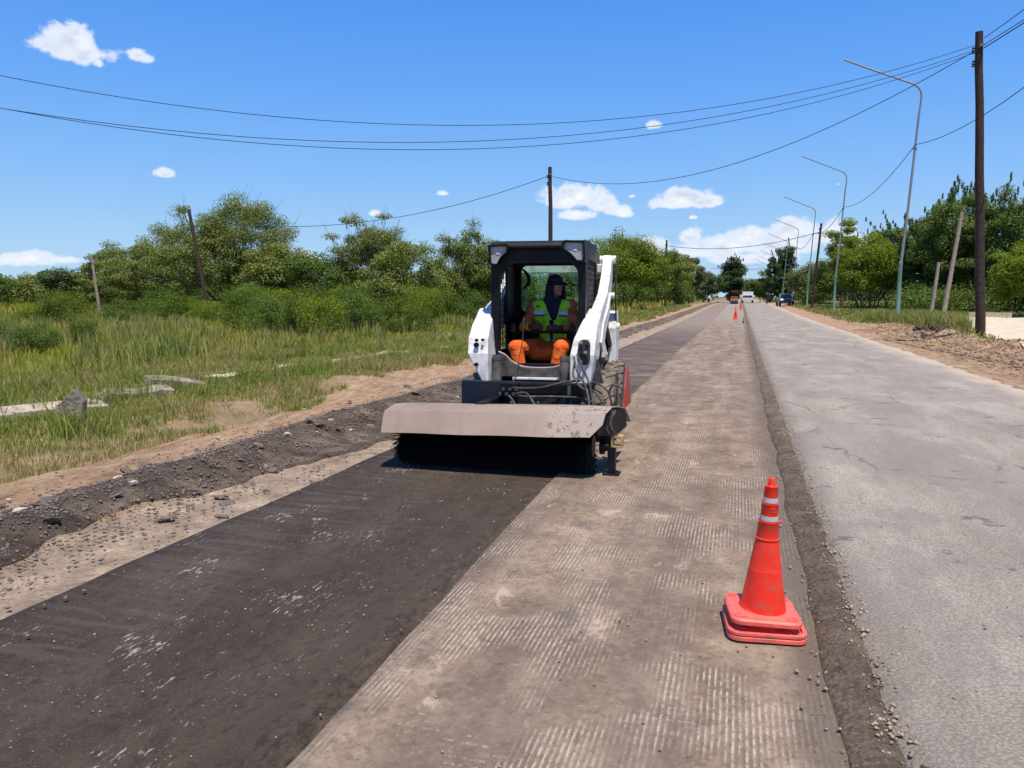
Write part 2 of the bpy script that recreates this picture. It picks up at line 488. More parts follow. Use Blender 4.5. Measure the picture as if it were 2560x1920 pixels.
M['black'] = material('black_machine_paint', (0.005, 0.006, 0.009), 0.5, spec=0.22, vary=0.3, dirt=(0.03, 0.026, 0.022), dirt_amt=0.25, dirt_scale=6)
M['navy'] = material('blue_black_steel', (0.006, 0.011, 0.022), 0.5, spec=0.3, vary=0.3, dirt=(0.05, 0.042, 0.035), dirt_amt=0.2, dirt_scale=5)
M['greysteel'] = material('dusty_grey_steel', (0.06, 0.06, 0.064), 0.5, 0.2, vary=0.3, vscale=8, dirt=(0.25, 0.2, 0.16), dirt_amt=0.5)
M['chrome'] = material('polished_rod', (0.55, 0.55, 0.57), 0.2, 0.9)
M['rubber'] = material('dusty_tyre_rubber', (0.15, 0.125, 0.10), 0.95, spec=0.15, vary=0.35, vscale=10, dirt=(0.36, 0.29, 0.22), dirt_amt=0.75, dirt_scale=7, bump=0.4, bscale=40)
M['hose'] = material('hydraulic_hose', (0.05, 0.045, 0.042), 0.7, vary=0.3, dirt=(0.2, 0.16, 0.13), dirt_amt=0.6, dirt_scale=12)
M['seat'] = material('seat_vinyl', (0.018, 0.018, 0.02), 0.6)
M['bristle'] = material('brush_bristles', (0.012, 0.012, 0.014), 0.8, spec=0.2)
M['red'] = material('red_machine_paint', (0.42, 0.03, 0.015), 0.5, vary=0.2, dirt=(0.2, 0.12, 0.09), dirt_amt=0.6)
M['lens'] = material('lamp_lens', (0.38, 0.36, 0.35), 0.25, spec=0.6, vary=0.2, vscale=30)
M['bulb'] = material('lamp_reflector', (0.9, 0.9, 0.88), 0.15, 0.6)
M['yellow'] = material('yellow_worn_paint', (0.42, 0.30, 0.12), 0.6, vary=0.3)
M['cone'] = material('cone_plastic', (0.85, 0.028, 0.010), 0.5, spec=0.4, vary=0.14, vscale=9, dirt=(0.42, 0.10, 0.06), dirt_amt=0.55, dirt_scale=14)
M['conebase'] = material('faded_highlit_cone_base', (0.82, 0.13, 0.10), 0.5, spec=0.4, vary=0.2, vscale=14, dirt=(0.36, 0.14, 0.09), dirt_amt=0.7, dirt_scale=18)  # faded plastic, with its bright pinkish highlight put into the base colour
M['reflect'] = material('reflective_band', (0.50, 0.54, 0.55), 0.35, spec=0.7, vary=0.25, vscale=30, dirt=(.30, .24, .2), dirt_amt=.6, dirt_scale=30)
M['skin'] = material('skin', (0.36, 0.185, 0.12), 0.55, vary=0.1)
M['orange'] = material('orange_workwear', (0.90, 0.13, 0.012), 0.85, vary=0.35, vscale=9, bump=1.0, bscale=13, bdist=0.03, dirt=(0.30, 0.10, 0.04), dirt_amt=0.4, dirt_scale=9)
M['rust'] = material('rust_orange_shirt', (0.50, 0.12, 0.05), 0.85, vary=0.35, vscale=12, bump=1.0, bscale=18, bdist=0.02)
M['lime'] = material('lime_vest', (0.40, 0.78, 0.04), 0.7, vary=0.25, vscale=12, bump=1.0, bscale=16, bdist=0.025)
M['silver'] = material('silver_reflective_tape', (0.62, 0.62, 0.75), 0.4, spec=0.6)
M['navycloth'] = material('navy_cloth', (0.012, 0.014, 0.045), 0.9, vary=0.2)
M['glove'] = material('brown_leather_glove', (0.085, 0.04, 0.028), 0.75, vary=0.25, vscale=20)
M['eye'] = material('eye', (0.5, 0.48, 0.45), 0.3)
M['pebble'] = material('pebbles', (0.33, 0.26, 0.19), 0.9, vary=0.5, vscale=3)
M['chunk'] = material('broken_asphalt', (0.165, 0.13, 0.108), 0.92, vary=0.45, vscale=5, bump=0.6, bscale=40)
M['palestone'] = material('pale_stone', (0.52, 0.46, 0.39), 0.9, vary=0.2, vscale=8, bump=0.5, bscale=30)


def f_hood(t, co):
    x, y, z = t.xyz(co)
    n = t.noise(co, 1.6, 6)
    c = t.ramp(n, [(0.3, (0.25, 0.185, 0.145)), (0.7, (0.36, 0.275, 0.215))])
    streak = t.noise(t.scale(co, (9, 1, 1)), 1.0, 5)
    c = t.mix(t.math('MULTIPLY', t.step(streak, 0.5, 0.7), 0.25), c, (0.2, 0.155, 0.13))
    zone = t.step(t.math('ADD', x, t.math('MULTIPLY', t.noise(co, 5, 4), 0.25)), 0.45, 0.55)
    flake = t.step(t.noise(co, 13, 7, 0.66, 0.8), 0.55, 0.58)
    c = t.mix(t.math('MULTIPLY', zone, 0.55), c, (0.40, 0.33, 0.28))
    c = t.mix(t.math('MULTIPLY', t.math('MULTIPLY', flake, zone), 0.9), c, (0.15, 0.12, 0.105))
    return c, t.bump(t.noise(co, 3, 5), 0.35, 0.02)


M['hood'] = surface_material('worn_tan_sheet_metal', f_hood)
M['hood'].node_tree.nodes['Principled BSDF'].inputs['Roughness'].default_value = 0.55

gm = bpy.data.materials.new('greenish_glass')
gm.use_nodes = True
t = NT(gm.node_tree)
t.n.clear()
tp = t.new('ShaderNodeBsdfTransparent')
tp.inputs[0].default_value = (0.74, 0.90, 0.84, 1)
gl = t.new('ShaderNodeBsdfGlossy')
gl.inputs['Roughness'].default_value = 0.05
mx = t.new('ShaderNodeMixShader')
mx.inputs[0].default_value = 0.03
t.l.new(tp.outputs[0], mx.inputs[1])
t.l.new(gl.outputs[0], mx.inputs[2])
t.l.new(mx.outputs[0], t.new('ShaderNodeOutputMaterial').inputs[0])
M['glass'] = gm
M['carglass'] = material('dark_windscreen', (0.02, 0.025, 0.03), 0.08, spec=0.8)


# ------------------------------------------------------------------ object helpers
def props(o, label=None, cat=None, group=None, kind=None):
    if label: o['label'] = label
    if cat: o['category'] = cat
    if group: o['group'] = group
    if kind: o['kind'] = kind
    return o


def empty(name, loc=(0, 0, 0), rot=(0, 0, 0), **kw):
    o = bpy.data.objects.new(name, None)
    o.empty_display_size = 0.2
    COL.objects.link(o)
    o.location = loc
    o.rotation_euler = rot
    return props(o, **kw)


def link(name, me, mat=None, parent=None, loc=None):
    o = bpy.data.objects.new(name, me)
    COL.objects.link(o)
    if mat is not None and not me.materials:
        me.materials.append(mat)
    if parent is not None: o.parent = parent
    if loc is not None: o.location = loc
    return o


def copy_tree(o, parent=None):
    c = o.copy()
    COL.objects.link(c)
    if parent is not None:
        c.parent = parent
    for ch in list(o.children):
        copy_tree(ch, c)
    return c


def np_mesh(name, V, F):
    V = np.asarray(V, dtype=np.float32)
    F = np.asarray(F, dtype=np.int32)
    me = bpy.data.meshes.new(name)
    k = F.shape[1]
    me.vertices.add(len(V))
    me.vertices.foreach_set('co', V.ravel())
    me.loops.add(F.size)
    me.loops.foreach_set('vertex_index', F.ravel())
    me.polygons.add(len(F))
    me.polygons.foreach_set('loop_start', np.arange(0, F.size, k, dtype=np.int32))
    me.update(calc_edges=True)
    return me


class MB:
    """collects shapes, links them as one mesh object"""
    def __init__(s, off=(0, 0, 0)):
        s.v = []
        s.f = []
        s.off = Vector(off)

    def add(s, vs, fs):
        b = len(s.v)
        s.v += [Vector(p) - s.off for p in vs]
        s.f += [tuple(i + b for i in f) for f in fs]

    def box(s, x0, x1, y0, y1, z0, z1):
        s.add([(x0, y0, z0), (x1, y0, z0), (x1, y1, z0), (x0, y1, z0), (x0, y0, z1), (x1, y0, z1), (x1, y1, z1), (x0, y1, z1)],
              [(0, 3, 2, 1), (4, 5, 6, 7), (0, 1, 5, 4), (1, 2, 6, 5), (2, 3, 7, 6), (3, 0, 4, 7)])

    def prism(s, pts, a, b, axis='x', taper=None):
        """polygon pts in the other two axes, extruded from a to b along axis"""
        n = len(pts)
        def P(p, d):
            if axis == 'x': return (d, p[0], p[1])
            if axis == 'y': return (p[0], d, p[1])
            return (p[0], p[1], d)
        vs = [P(p, a) for p in pts] + [P(p, b) for p in pts]
        s.add(vs, [tuple(range(n))[::-1], tuple(range(n, 2 * n))] + [(i, (i + 1) % n, n + (i + 1) % n, n + i) for i in range(n)])

    def ring(s, outer, inner, a, b, axis='y'):
        n = len(outer)
        def P(p, d):
            if axis == 'x': return (d, p[0], p[1])
            if axis == 'y': return (p[0], d, p[1])
            return (p[0], p[1], d)
        vs = [P(p, a) for p in outer] + [P(p, a) for p in inner] + [P(p, b) for p in outer] + [P(p, b) for p in inner]
        fs = []
        for i in range(n):
            j = (i + 1) % n
            fs += [(i, j, n + j, n + i), (2 * n + j, 2 * n + i, 3 * n + i, 3 * n + j), (j, i, 2 * n + i, 2 * n + j), (n + i, n + j, 3 * n + j, 3 * n + i)]
        s.add(vs, fs)

    def tube(s, path, r, seg=8, caps=True):
        path = [Vector(p) for p in path]
        rs = r if hasattr(r, '__len__') else [r] * len(path)
        vs = []
        prev = None
        for i, p in enumerate(path):
            d = (path[min(i + 1, len(path) - 1)] - path[max(i - 1, 0)])
            d = d.normalized() if d.length > 1e-9 else Vector((0, 0, 1))
            if prev is None:
                a = d.orthogonal().normalized()
            else:
                a = (prev - d * prev.dot(d))
                a = a.normalized() if a.length > 1e-6 else d.orthogonal().normalized()
            prev = a
            b = d.cross(a)
            for k in range(seg):
                an = 2 * PI * k / seg
                vs.append(p + (a * math.cos(an) + b * math.sin(an)) * rs[i])
        fs = []
        for i in range(len(path) - 1):
            for k in range(seg):
                k2 = (k + 1) % seg
                fs.append((i * seg + k, i * seg + k2, (i + 1) * seg + k2, (i + 1) * seg + k))
        if caps:
            fs.append(tuple(range(seg))[::-1])
            fs.append(tuple(range((len(path) - 1) * seg, len(path) * seg)))
        s.add(vs, fs)

    def lathe(s, prof, c=(0, 0, 0), axis='z', seg=32, close=False):
        vs = []
        for r, h in prof:
            for k in range(seg):
                a = 2 * PI * k / seg
                p = (r * math.cos(a), r * math.sin(a), h)
                if axis == 'x': p = (h, r * math.cos(a), r * math.sin(a))
                if axis == 'y': p = (r * math.sin(a), h, r * math.cos(a))
                vs.append((p[0] + c[0], p[1] + c[1], p[2] + c[2]))
        fs = []
        n = len(prof)
        for i in range(n - 1 + (1 if close else 0)):
            i2 = (i + 1) % n
            for k in range(seg):
                k2 = (k + 1) % seg
                fs.append((i * seg + k, i * seg + k2, i2 * seg + k2, i2 * seg + k))
        if not close:
            fs.append(tuple(range(seg))[::-1])
            fs.append(tuple(range((n - 1) * seg, n * seg)))
        s.add(vs, fs)

    def ball(s, c, r, seg=12, rings=8):
        r = r if hasattr(r, '__len__') else (r, r, r)
        vs = [(c[0], c[1], c[2] + r[2])]
        for i in range(1, rings):
            th = PI * i / rings
            for k in range(seg):
                a = 2 * PI * k / seg
                vs.append((c[0] + r[0] * math.sin(th) * math.cos(a), c[1] + r[1] * math.sin(th) * math.sin(a), c[2] + r[2] * math.cos(th)))
        vs.append((c[0], c[1], c[2] - r[2]))
        fs = [(0, 1 + k, 1 + (k + 1) % seg) for k in range(seg)]
        for i in range(rings - 2):
            for k in range(seg):
                k2 = (k + 1) % seg
                fs.append((1 + i * seg + k, 1 + (i + 1) * seg + k, 1 + (i + 1) * seg + k2, 1 + i * seg + k2))
        L = len(vs) - 1
        b = 1 + (rings - 2) * seg
        fs += [(L, b + (k + 1) % seg, b + k) for k in range(seg)]
        s.add(vs, fs)

    def capsule(s, a, b, ra, rb, seg=12):
        a, b = Vector(a), Vector(b)
        s.tube([a, a.lerp(b, .5), b], [ra, (ra + rb) / 2, rb], seg)
        s.ball(a, ra, seg, 8)
        s.ball(b, rb, seg, 8)

    def build(s, name, mat, parent=None, smooth=False, bevel=0.0, loc=None, **kw):
        me = bpy.data.meshes.new(name)
        me.from_pydata([tuple(v) for v in s.v], [], s.f)
        me.update()
        bm_fix(me)
        if smooth:
            me.polygons.foreach_set('use_smooth', [True] * len(me.polygons))
            try:
                me.set_sharp_from_angle(angle=math.radians(40))
            except Exception:
                pass
        o = link(name, me, mat, parent, loc)
        if bevel:
            b = o.modifiers.new('bevel', 'BEVEL')
            b.width = bevel
            b.segments = 2
            b.limit_method = 'ANGLE'
            b.angle_limit = math.radians(35)
        return props(o, **kw)


def bm_fix(me):
    import bmesh
    bm = bmesh.new()
    bm.from_mesh(me)
    bmesh.ops.recalc_face_normals(bm, faces=bm.faces)
    bm.to_mesh(me)
    bm.free()


def rrect(x0, x1, z0, z1, r, n=5):
    """rounded rectangle, equal vertex counts for equal n; r may be four radii (bl, br, tr, tl)"""
    r = r if hasattr(r, '__len__') else (r,) * 4
    out = []
    for (cx, cz, a0, rr) in ((x0, z0, PI, r[0]), (x1, z0, 1.5 * PI, r[1]), (x1, z1, 0, r[2]), (x0, z1, .5 * PI, r[3])):
        ccx = cx + rr if cx == x0 else cx - rr
        ccz = cz + rr if cz == z0 else cz - rr
        for k in range(n + 1):
            a = a0 + (PI / 2) * k / n
            out.append((ccx + rr * math.cos(a), ccz + rr * math.sin(a)))
    return out


def bez(pts, n=10):
    """smooth path through points (Catmull-Rom)"""
    P = [Vector(p) for p in pts]
    P = [P[0] * 2 - P[1]] + P + [P[-1] * 2 - P[-2]]
    out = []
    for i in range(1, len(P) - 2):
        for k in range(n):
            t_ = k / n
            a, b, c, d = P[i - 1], P[i], P[i + 1], P[i + 2]
            out.append(0.5 * ((2 * b) + (c - a) * t_ + (2 * a - 5 * b + 4 * c - d) * t_ ** 2 + (-a + 3 * b - 3 * c + d) * t_ ** 3))
    out.append(P[-2])
    return out


# ------------------------------------------------------------------ terrain
def ss(a, b, x):
    t_ = np.clip((x - a) / (b - a), 0, 1)
    return t_ * t_ * (3 - 2 * t_)


RN = np.random.RandomState(11)
_tab = RN.rand(256, 256).astype(np.float64)


def vnoise(x, y):
    xi = np.floor(x).astype(int)
    yi = np.floor(y).astype(int)
    fx = x - xi
    fy = y - yi
    fx = fx * fx * (3 - 2 * fx)
    fy = fy * fy * (3 - 2 * fy)
    a = _tab[xi % 256, yi % 256]
    b = _tab[(xi + 1) % 256, yi % 256]
    c = _tab[xi % 256, (yi + 1) % 256]
    d = _tab[(xi + 1) % 256, (yi + 1) % 256]
    return (a * (1 - fx) + b * fx) * (1 - fy) + (c * (1 - fx) + d * fx) * fy


def fbm(x, y, o=4):
    s_, a_, f_ = 0, .5, 1
    for i in range(o):
        s_ = s_ + a_ * (vnoise(x * f_ + 13.7 * i, y * f_ + 7.1 * i) - .5)
        a_ *= .5
        f_ *= 2.03
    return s_


def H(x, y):
    """height of the natural ground"""
    x = np.asarray(x, float)
    y = np.asarray(y, float)
    wx = x + 0.5 * fbm(y * .35, y * 0 + 3, 3)
    rise = .35 * ss(50, 130, y)
    z = rise + 0.0 * x
    # windrow of broken asphalt
    m = np.exp(-((wx + 4.75) / .36) ** 2)
    z = z + m * (.13 + .16 * fbm(x * 1.6, y * 1.3, 4))
    # lumpy shoulder and grassy verge on the left
    z = z + ss(-6.1, -6.9, wx) * (.12 + .25 * fbm(x * .9, y * .7, 4))
    z = z + ss(-5.2, -5.7, wx) * .10 * fbm(x * 3, y * 1.5, 4)
    z = z + ss(-12, -40, x) * (.3 * fbm(x * .1, y * .1, 3))
    # right verge: soft dirt, berm, then level ground
    z = z + ss(5.1, 6.3, wx) * .10 + ss(5.3, 5.9, wx) * .12 * fbm(x * 2.1, y * 1.5, 4)
    near = 1 - ss(36, 48, y)
    z = z + np.exp(-((wx - 6.9) / .55) ** 2) * near * (.20 + .45 * fbm(x * 1.3, y * 1.0, 4))
    z = z + ss(6.2, 8.0, wx) * .25
    # the carriageway bed sits under the road sheets
    bed = ss(-3.95, -3.6, x) * (1 - ss(4.5, 5.0, x))
    z = z - bed * .07
    return z


def Hz(x, y):
    return float(H(np.array([x]), np.array([y]))[0])


def axis_pts(segs):
    out = []
    for a, b, n, g in segs:
        if g == 1:
            out += list(np.linspace(a, b, n, endpoint=False))
        else:
            t_ = np.linspace(0, 1, n, endpoint=False)
            out += list(a + (b - a) * (g ** t_ - 1) / (g - 1))
    return out


def grid_mesh(name, X, Y, Z):
    ny, nx = X.shape
    V = np.stack([X, Y, Z], -1).reshape(-1, 3)
    i = np.arange(nx - 1)[None, :] + np.arange(ny - 1)[:, None] * nx
    F = np.stack([i, i + 1, i + 1 + nx, i + nx], -1).reshape(-1, 4)
    me = np_mesh(name, V, F)
    me.polygons.foreach_set('use_smooth', [True] * len(me.polygons))
    return me


neg = -np.array(axis_pts([(12, 60, 60, 1), (60, 1500, 30, 30)]) + [1500.0])[::-1]
xs = list(neg) + axis_pts([(-11.9, -7.0, 50, 1), (-7.0, -3.5, 60, 1), (-3.5, 4.8, 14, 1), (4.8, 9.0, 50, 1), (9.0, 30, 60, 1), (30, 1500, 30, 30)]) + [1500.0]
ys = [-60.0, -30.0, -15.0, -8.0, -4.0] + axis_pts([(-2, 24, 260, 1), (24, 50, 130, 1), (50, 140, 120, 1), (140, 2000, 40, 30)]) + [2000.0]
gx, gy = np.meshgrid(np.array(xs), np.array(ys))
link('ground', grid_mesh('ground', gx, gy, H(gx, gy)), M['ground'])['kind'] = 'structure'


def strip(name, x0f, x1f, zf, mat, y0=-2.0, y1=330.0, nx=8, seed=0, amp=0.05, ystep=0.08, skirt=0.06):
    """road-like sheet between two ragged edges; zf(x, y) its height"""
    yy = axis_pts([(y0, 14, int((14 - y0) / ystep), 1), (14, 40, int(26 / (ystep * 2.5)), 1), (40, y1, 130, 6)]) + [y1]
    yy = np.array(yy)
    a = x0f(yy) + amp * 2 * fbm(yy * 1.3 + seed, yy * 0 + seed, 5)
    b = x1f(yy) + amp * 2 * fbm(yy * 1.3 + seed + 50, yy * 0 + seed + 9, 5)
    t_ = np.linspace(0, 1, nx + 1)[None, :]
    X = a[:, None] * (1 - t_) + b[:, None] * t_
    Y = np.repeat(yy[:, None], nx + 1, 1)
    Z = zf(X, Y)
    X = np.concatenate([X[:, :1] - .012, X, X[:, -1:] + .012], 1)
    Y = np.concatenate([Y[:, :1], Y, Y[:, -1:]], 1)
    Z = np.concatenate([Z[:, :1] - skirt, Z, Z[:, -1:] - skirt], 1)
    o = link(name, grid_mesh(name, X, Y, Z), mat)
    o['kind'] = 'structure'
    return o


def const(v):
    return lambda y: v + 0 * y


def rise(y):
    return .35 * ss(50, 130, y)


strip('dirt_shoulder', lambda y: -6.15 - .55 * ss(9, 12, y) + .45 * ss(13, 22, y), const(-4.2), lambda x, y: H(x, y) + .012 + .03 * fbm(x * 5, y * 3, 4), M['dirt'], nx=36, seed=3, amp=.38)
strip('sandy_road_edge', const(-4.45), const(-3.42), lambda x, y: np.maximum(rise(y) + .012, H(x, y) + .012) + .015 * fbm(x * 6, y * 5, 4), M['sand'], nx=14, seed=8, amp=.18)
strip('asphalt_windrow', lambda y: -5.25 - .15 * ss(14, 30, y), lambda y: -4.28 + .62 * ss(4.5, 8.5, y) * (1 - ss(13, 18, y)), lambda x, y: H(x, y) + .035 + .07 * fbm(x * 4, y * 4, 5), M['rubble'], nx=26, seed=17, amp=.22, ystep=.05)
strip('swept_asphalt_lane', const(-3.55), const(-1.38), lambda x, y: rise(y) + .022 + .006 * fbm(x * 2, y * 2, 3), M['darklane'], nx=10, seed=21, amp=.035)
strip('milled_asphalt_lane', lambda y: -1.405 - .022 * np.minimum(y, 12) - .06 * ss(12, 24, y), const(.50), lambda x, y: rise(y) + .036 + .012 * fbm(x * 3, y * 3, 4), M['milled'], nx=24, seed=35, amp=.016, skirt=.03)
strip('old_asphalt_road', const(.52), lambda y: 4.75 + .12 * fbm(y * .3, y * 0, 3), lambda x, y: rise(y) + .085 - .045 * (1 - ss(.5, .72, x)) - .03 * ss(4.3, 4.8, x) + .006 * fbm(x * 3, y * 3, 4), M['oldroad'], nx=44, seed=47, amp=.07, skirt=.08)
strip('dirt_verge', lambda y: 4.45 + .3 * fbm(y * .3, y * 0 + 5, 4), lambda y: 7.2 - .9 * ss(35, 50, y) + .0 * y, lambda x, y: np.maximum(H(x, y), rise(y) + .03) + .03 + .03 * fbm(x * 4, y * 3, 4), M['dirt'], y0=6, nx=34, seed=61, amp=.5)
# ridge of grit left along the seam
strip('seam_grit', const(.40), const(.62), lambda x, y: rise(y) + .048 + .05 * np.clip(1 - ((x - .51) / .11) ** 2, 0, 1) * (.35 + 2.2 * np.abs(fbm(x * 9, y * 7, 4))), M['grit'], nx=8, seed=77, amp=.05)


def poly_strip(name, pts, mat, dz=.03, n=60, m=10, amp=.25):
    P = bez([(p[0], p[1], 0) for p in pts], 12)
    Wd = np.interp(np.linspace(0, 1, len(P)), np.linspace(0, 1, len(pts)), [p[2] for p in pts])
    X = np.zeros((len(P), m + 1))
    Y = np.zeros((len(P), m + 1))
    for i, p in enumerate(P):
        d = (P[min(i + 1, len(P) - 1)] - P[max(i - 1, 0)]).normalized()
        nrm = Vector((d.y, -d.x, 0))
        for k in range(m + 1):
            w_ = (k / m - .5) * Wd[i] * (1 + amp * (mnoise.noise(Vector((i * .3, k > m / 2, 3.3)))))
            X[i, k] = p.x + nrm.x * w_
            Y[i, k] = p.y + nrm.y * w_
    o = link(name, grid_mesh(name, X, Y, H(X, Y) + dz), mat)
    o['kind'] = 'structure'
    return o


poly_strip('gravel_driveway', [(7.7, 22, 1.6), (8.6, 27, 2.4), (9.8, 32, 3.0), (11.0, 38, 4.2), (12.6, 46, 6.0), (14.5, 54, 8.0)], M['driveway'], dz=.05)

# ------------------------------------------------------------------ loose stones
def rock_mesh(name, flat, seed, sub=2):
    import bmesh
    bm = bmesh.new()
    bmesh.ops.create_icosphere(bm, subdivisions=sub, radius=1)
    r_ = random.Random(seed)
    off = Vector((r_.random() * 50, r_.random() * 50, r_.random() * 50))
    planes = [(Vector((r_.gauss(0, 1), r_.gauss(0, 1), r_.gauss(0, 1))).normalized(), .55 + .3 * r_.random()) for _ in range(7)]
    for v in bm.verts:
        p = v.co.copy()
        for n_, d_ in planes:
            e = p.dot(n_) - d_
            if e > 0: p -= n_ * e
        p *= 1 + .25 * mnoise.noise(p * 1.7 + off)
        v.co = Vector((p.x, p.y * (.6 + .3 * r_.random() * 0 + .1), p.z * flat))
    me = bpy.data.meshes.new(name)
    bm.to_mesh(me)
    bm.free()
    return me


chunk_meshes = [rock_mesh('asphalt_chunk', .32, k) for k in range(5)]
for me in chunk_meshes: me.materials.append(M['chunk'])
spots = []
for k in range(64):
    y = 3.2 + 9.5 * rnd.random() ** 1.2
    x = -4.75 + rnd.gauss(0, .38)
    if k % 4 == 0: x = -4.05 + rnd.random() * .45
    spots.append((x, y, .022 + .06 * rnd.random() ** 2.2))
for x, y, s_ in [(-4.13, 6.15, .10), (-3.98, 5.2, .075), (-4.0, 4.55, .08), (-3.95, 7.2, .085), (-4.9, 8.1, .09), (-5.0, 5.3, .09), (-4.6, 6.6, .08)]:
    spots.append((x, y, s_))
for k, (x, y, s_) in enumerate(spots):
    o = link('asphalt_chunk', chunk_meshes[k % 5])
    o.location = (x, y, (Hz(x, y) + .05 if x < -4.3 else max(Hz(x, y), 0) + .012) + s_ * .10)
    o.scale = (s_ * (1 + .5 * rnd.random()), s_, s_)
    o.rotation_euler = (rnd.gauss(0, .25), rnd.gauss(0, .25), rnd.random() * 6.3)
    props(o, 'small dark slab of broken asphalt lying on or beside the crushed asphalt windrow', 'asphalt chunk', 'broken asphalt chunks along the windrow')
stone_me = [rock_mesh('pale_stone', .6, 40 + k) for k in range(3)]
for me in stone_me: me.materials.append(M['palestone'])
for k in range(16):
    y = 4 + 9 * rnd.random()
    x = rnd.choice([-5.6, -6.0, -4.8, -4.5]) + rnd.gauss(0, .25)
    s_ = .018 + .028 * rnd.random()
    o = link('pale_stone', stone_me[k % 3])
    o.location = (x, y, Hz(x, y) + .035 + s_ * .2)
    o.scale = (s_ * 1.3, s_, s_)
    o.rotation_euler = (0, 0, rnd.random() * 6)
    props(o, 'small pale stone lying on the dirt shoulder or the dark windrow', 'stone', 'pale stones on the left shoulder')


def gravel(name, n, sampler, size, mat, seed):
    r_ = np.random.RandomState(seed)
    base = np.array([[0, 0, 1], [1, 0, 0], [-.5, .8, .1], [-.5, -.8, 0], [0, .1, -.8]], float)
    tri = np.array([[0, 1, 2], [0, 2, 3], [0, 3, 1], [4, 2, 1], [4, 3, 2], [4, 1, 3]])
    x, y, z = sampler(r_, n)
    s_ = size * (.4 + r_.rand(n) ** 3 * 1.6)
    an = r_.rand(n) * 6.28
    b = base[None] * (1 + .5 * (r_.rand(n, 5, 3) - .5))
    ca, sa = np.cos(an)[:, None], np.sin(an)[:, None]
    X = (b[..., 0] * ca - b[..., 1] * sa) * s_[:, None] + x[:, None]
    Y = (b[..., 0] * sa + b[..., 1] * ca) * s_[:, None] + y[:, None]
    Z = b[..., 2] * s_[:, None] * .55 + z[:, None]
    V = np.stack([X, Y, Z], -1).reshape(-1, 3)
    F = (tri[None] + (np.arange(n) * 5)[:, None, None]).reshape(-1, 3)
    o = link(name, np_mesh(name, V, F), mat)
    o['kind'] = 'stuff'
    return o


def smp_windrow(r_, n):
    y = 2.2 + 16 * r_.rand(n) ** 1.5
    x = -4.65 + r_.normal(0, .46, n)
    return x, y, np.maximum(H(x, y), .0) + .045


def smp_seam(r_, n):
    y = 1.5 + 16 * r_.rand(n) ** 1.6
    x = .56 + r_.normal(0, .10, n) + .25 * (r_.rand(n) > .93) * r_.rand(n)
    z = np.where(x < .52, .05, .075)
    return x, y, z


def smp_lane(r_, n):
    y = 1.5 + 18 * r_.rand(n) ** 1.5
    x = -4.2 + 8.6 * r_.rand(n)
    z = np.where(x < -3.5, .02, np.where(x < -1.55, .027, np.where(x < .5, .044, .088)))
    return x, y, z


def smp_right(r_, n):
    y = 14 + 26 * r_.rand(n)
    x = 5.0 + 2.4 * r_.rand(n)
    return x, y, H(x, y) + .05


props(gravel('windrow_gravel', 14000, smp_windrow, .013, M['chunk'], 1), 'loose asphalt gravel strewn along the dark windrow', 'gravel')
props(gravel('seam_gravel', 4500, smp_seam, .009, M['pebble'], 2), 'fine grit along the seam beside the grey road', 'gravel')
props(gravel('lane_grit', 3500, smp_lane, .006, M['pebble'], 3), 'scattered specks of grit lying on the road lanes', 'grit')
props(gravel('verge_clods', 3500, smp_right, .035, M['dirt'], 4), 'loose dirt clods along the right verge', 'clods')

# ------------------------------------------------------------------ grass
def grass(name, x, y, h, w, mat, seed, bend=.45, dz=0.0):
    r_ = np.random.RandomState(seed)
    n = len(x)
    z = H(x, y) + dz
    an = r_.rand(n) * 6.283
    ld = r_.rand(n) * 6.283
    lean = bend * r_.rand(n) * h
    dx, dy = np.cos(an) * w / 2, np.sin(an) * w / 2
    lx, ly = np.cos(ld) * lean, np.sin(ld) * lean
    V = np.zeros((n, 5, 3))
    for k, (f, sgn, wd) in enumerate([(0, -1, 1), (0, 1, 1), (.55, -1, .75), (.55, 1, .75), (1, 0, 0)]):
        V[:, k, 0] = x + lx * f ** 1.8 + dx * sgn * wd
        V[:, k, 1] = y + ly * f ** 1.8 + dy * sgn * wd
        V[:, k, 2] = z - .02 * (f == 0) + h * (f * (1 - .12 * f))
    F = np.array([[0, 1, 3], [0, 3, 2], [2, 3, 4]])
    F = (F[None] + (np.arange(n) * 5)[:, None, None]).reshape(-1, 3)
    o = link(name, np_mesh(name, V.reshape(-1, 3), F), mat)
    o['kind'] = 'stuff'
    return o


def grass_material(name, lo, mid, hi, dry, wscale=.22):
    m = leaf_material(name, lo, hi, .3, wscale)
    t = NT(m.node_tree)
    geo = t.new('ShaderNodeNewGeometry')
    rp = t.noise(t.scale(geo.outputs['Position'], (1, .6, 1)), wscale, 4, .6)
    r1 = geo.outputs['Random Per Island']
    c = t.ramp(t.math('ADD', t.math('MULTIPLY', r1, .5), t.math('MULTIPLY', rp, .6)), [(.2, lo), (.5, mid), (.85, hi)])
    dn = t.noise(t.scale(geo.outputs['Position'], (1, .5, 1), (31, 7, 0)), wscale * 1.3, 4, .6)
    c = t.mix(t.math('MULTIPLY', t.step(t.math('ADD', dn, t.math('MULTIPLY', r1, .12)), .47, .64), .8), c, dry)
    for nd in m.node_tree.nodes:
        if nd.type == 'BSDF_DIFFUSE': t.put(nd.inputs['Color'], c)
        if nd.type == 'BSDF_TRANSLUCENT': t.put(nd.inputs['Color'], c)
    return m


M['grass_near'] = grass_material('verge_grass', (.095, .15, .018), (.20, .26, .034), (.31, .35, .065), (.40, .32, .12), .6)
M['grass_far'] = grass_material('meadow_grass', (.17, .22, .018), (.30, .335, .032), (.44, .43, .055), (.46, .33, .08), .12)
rg = np.random.RandomState(5)


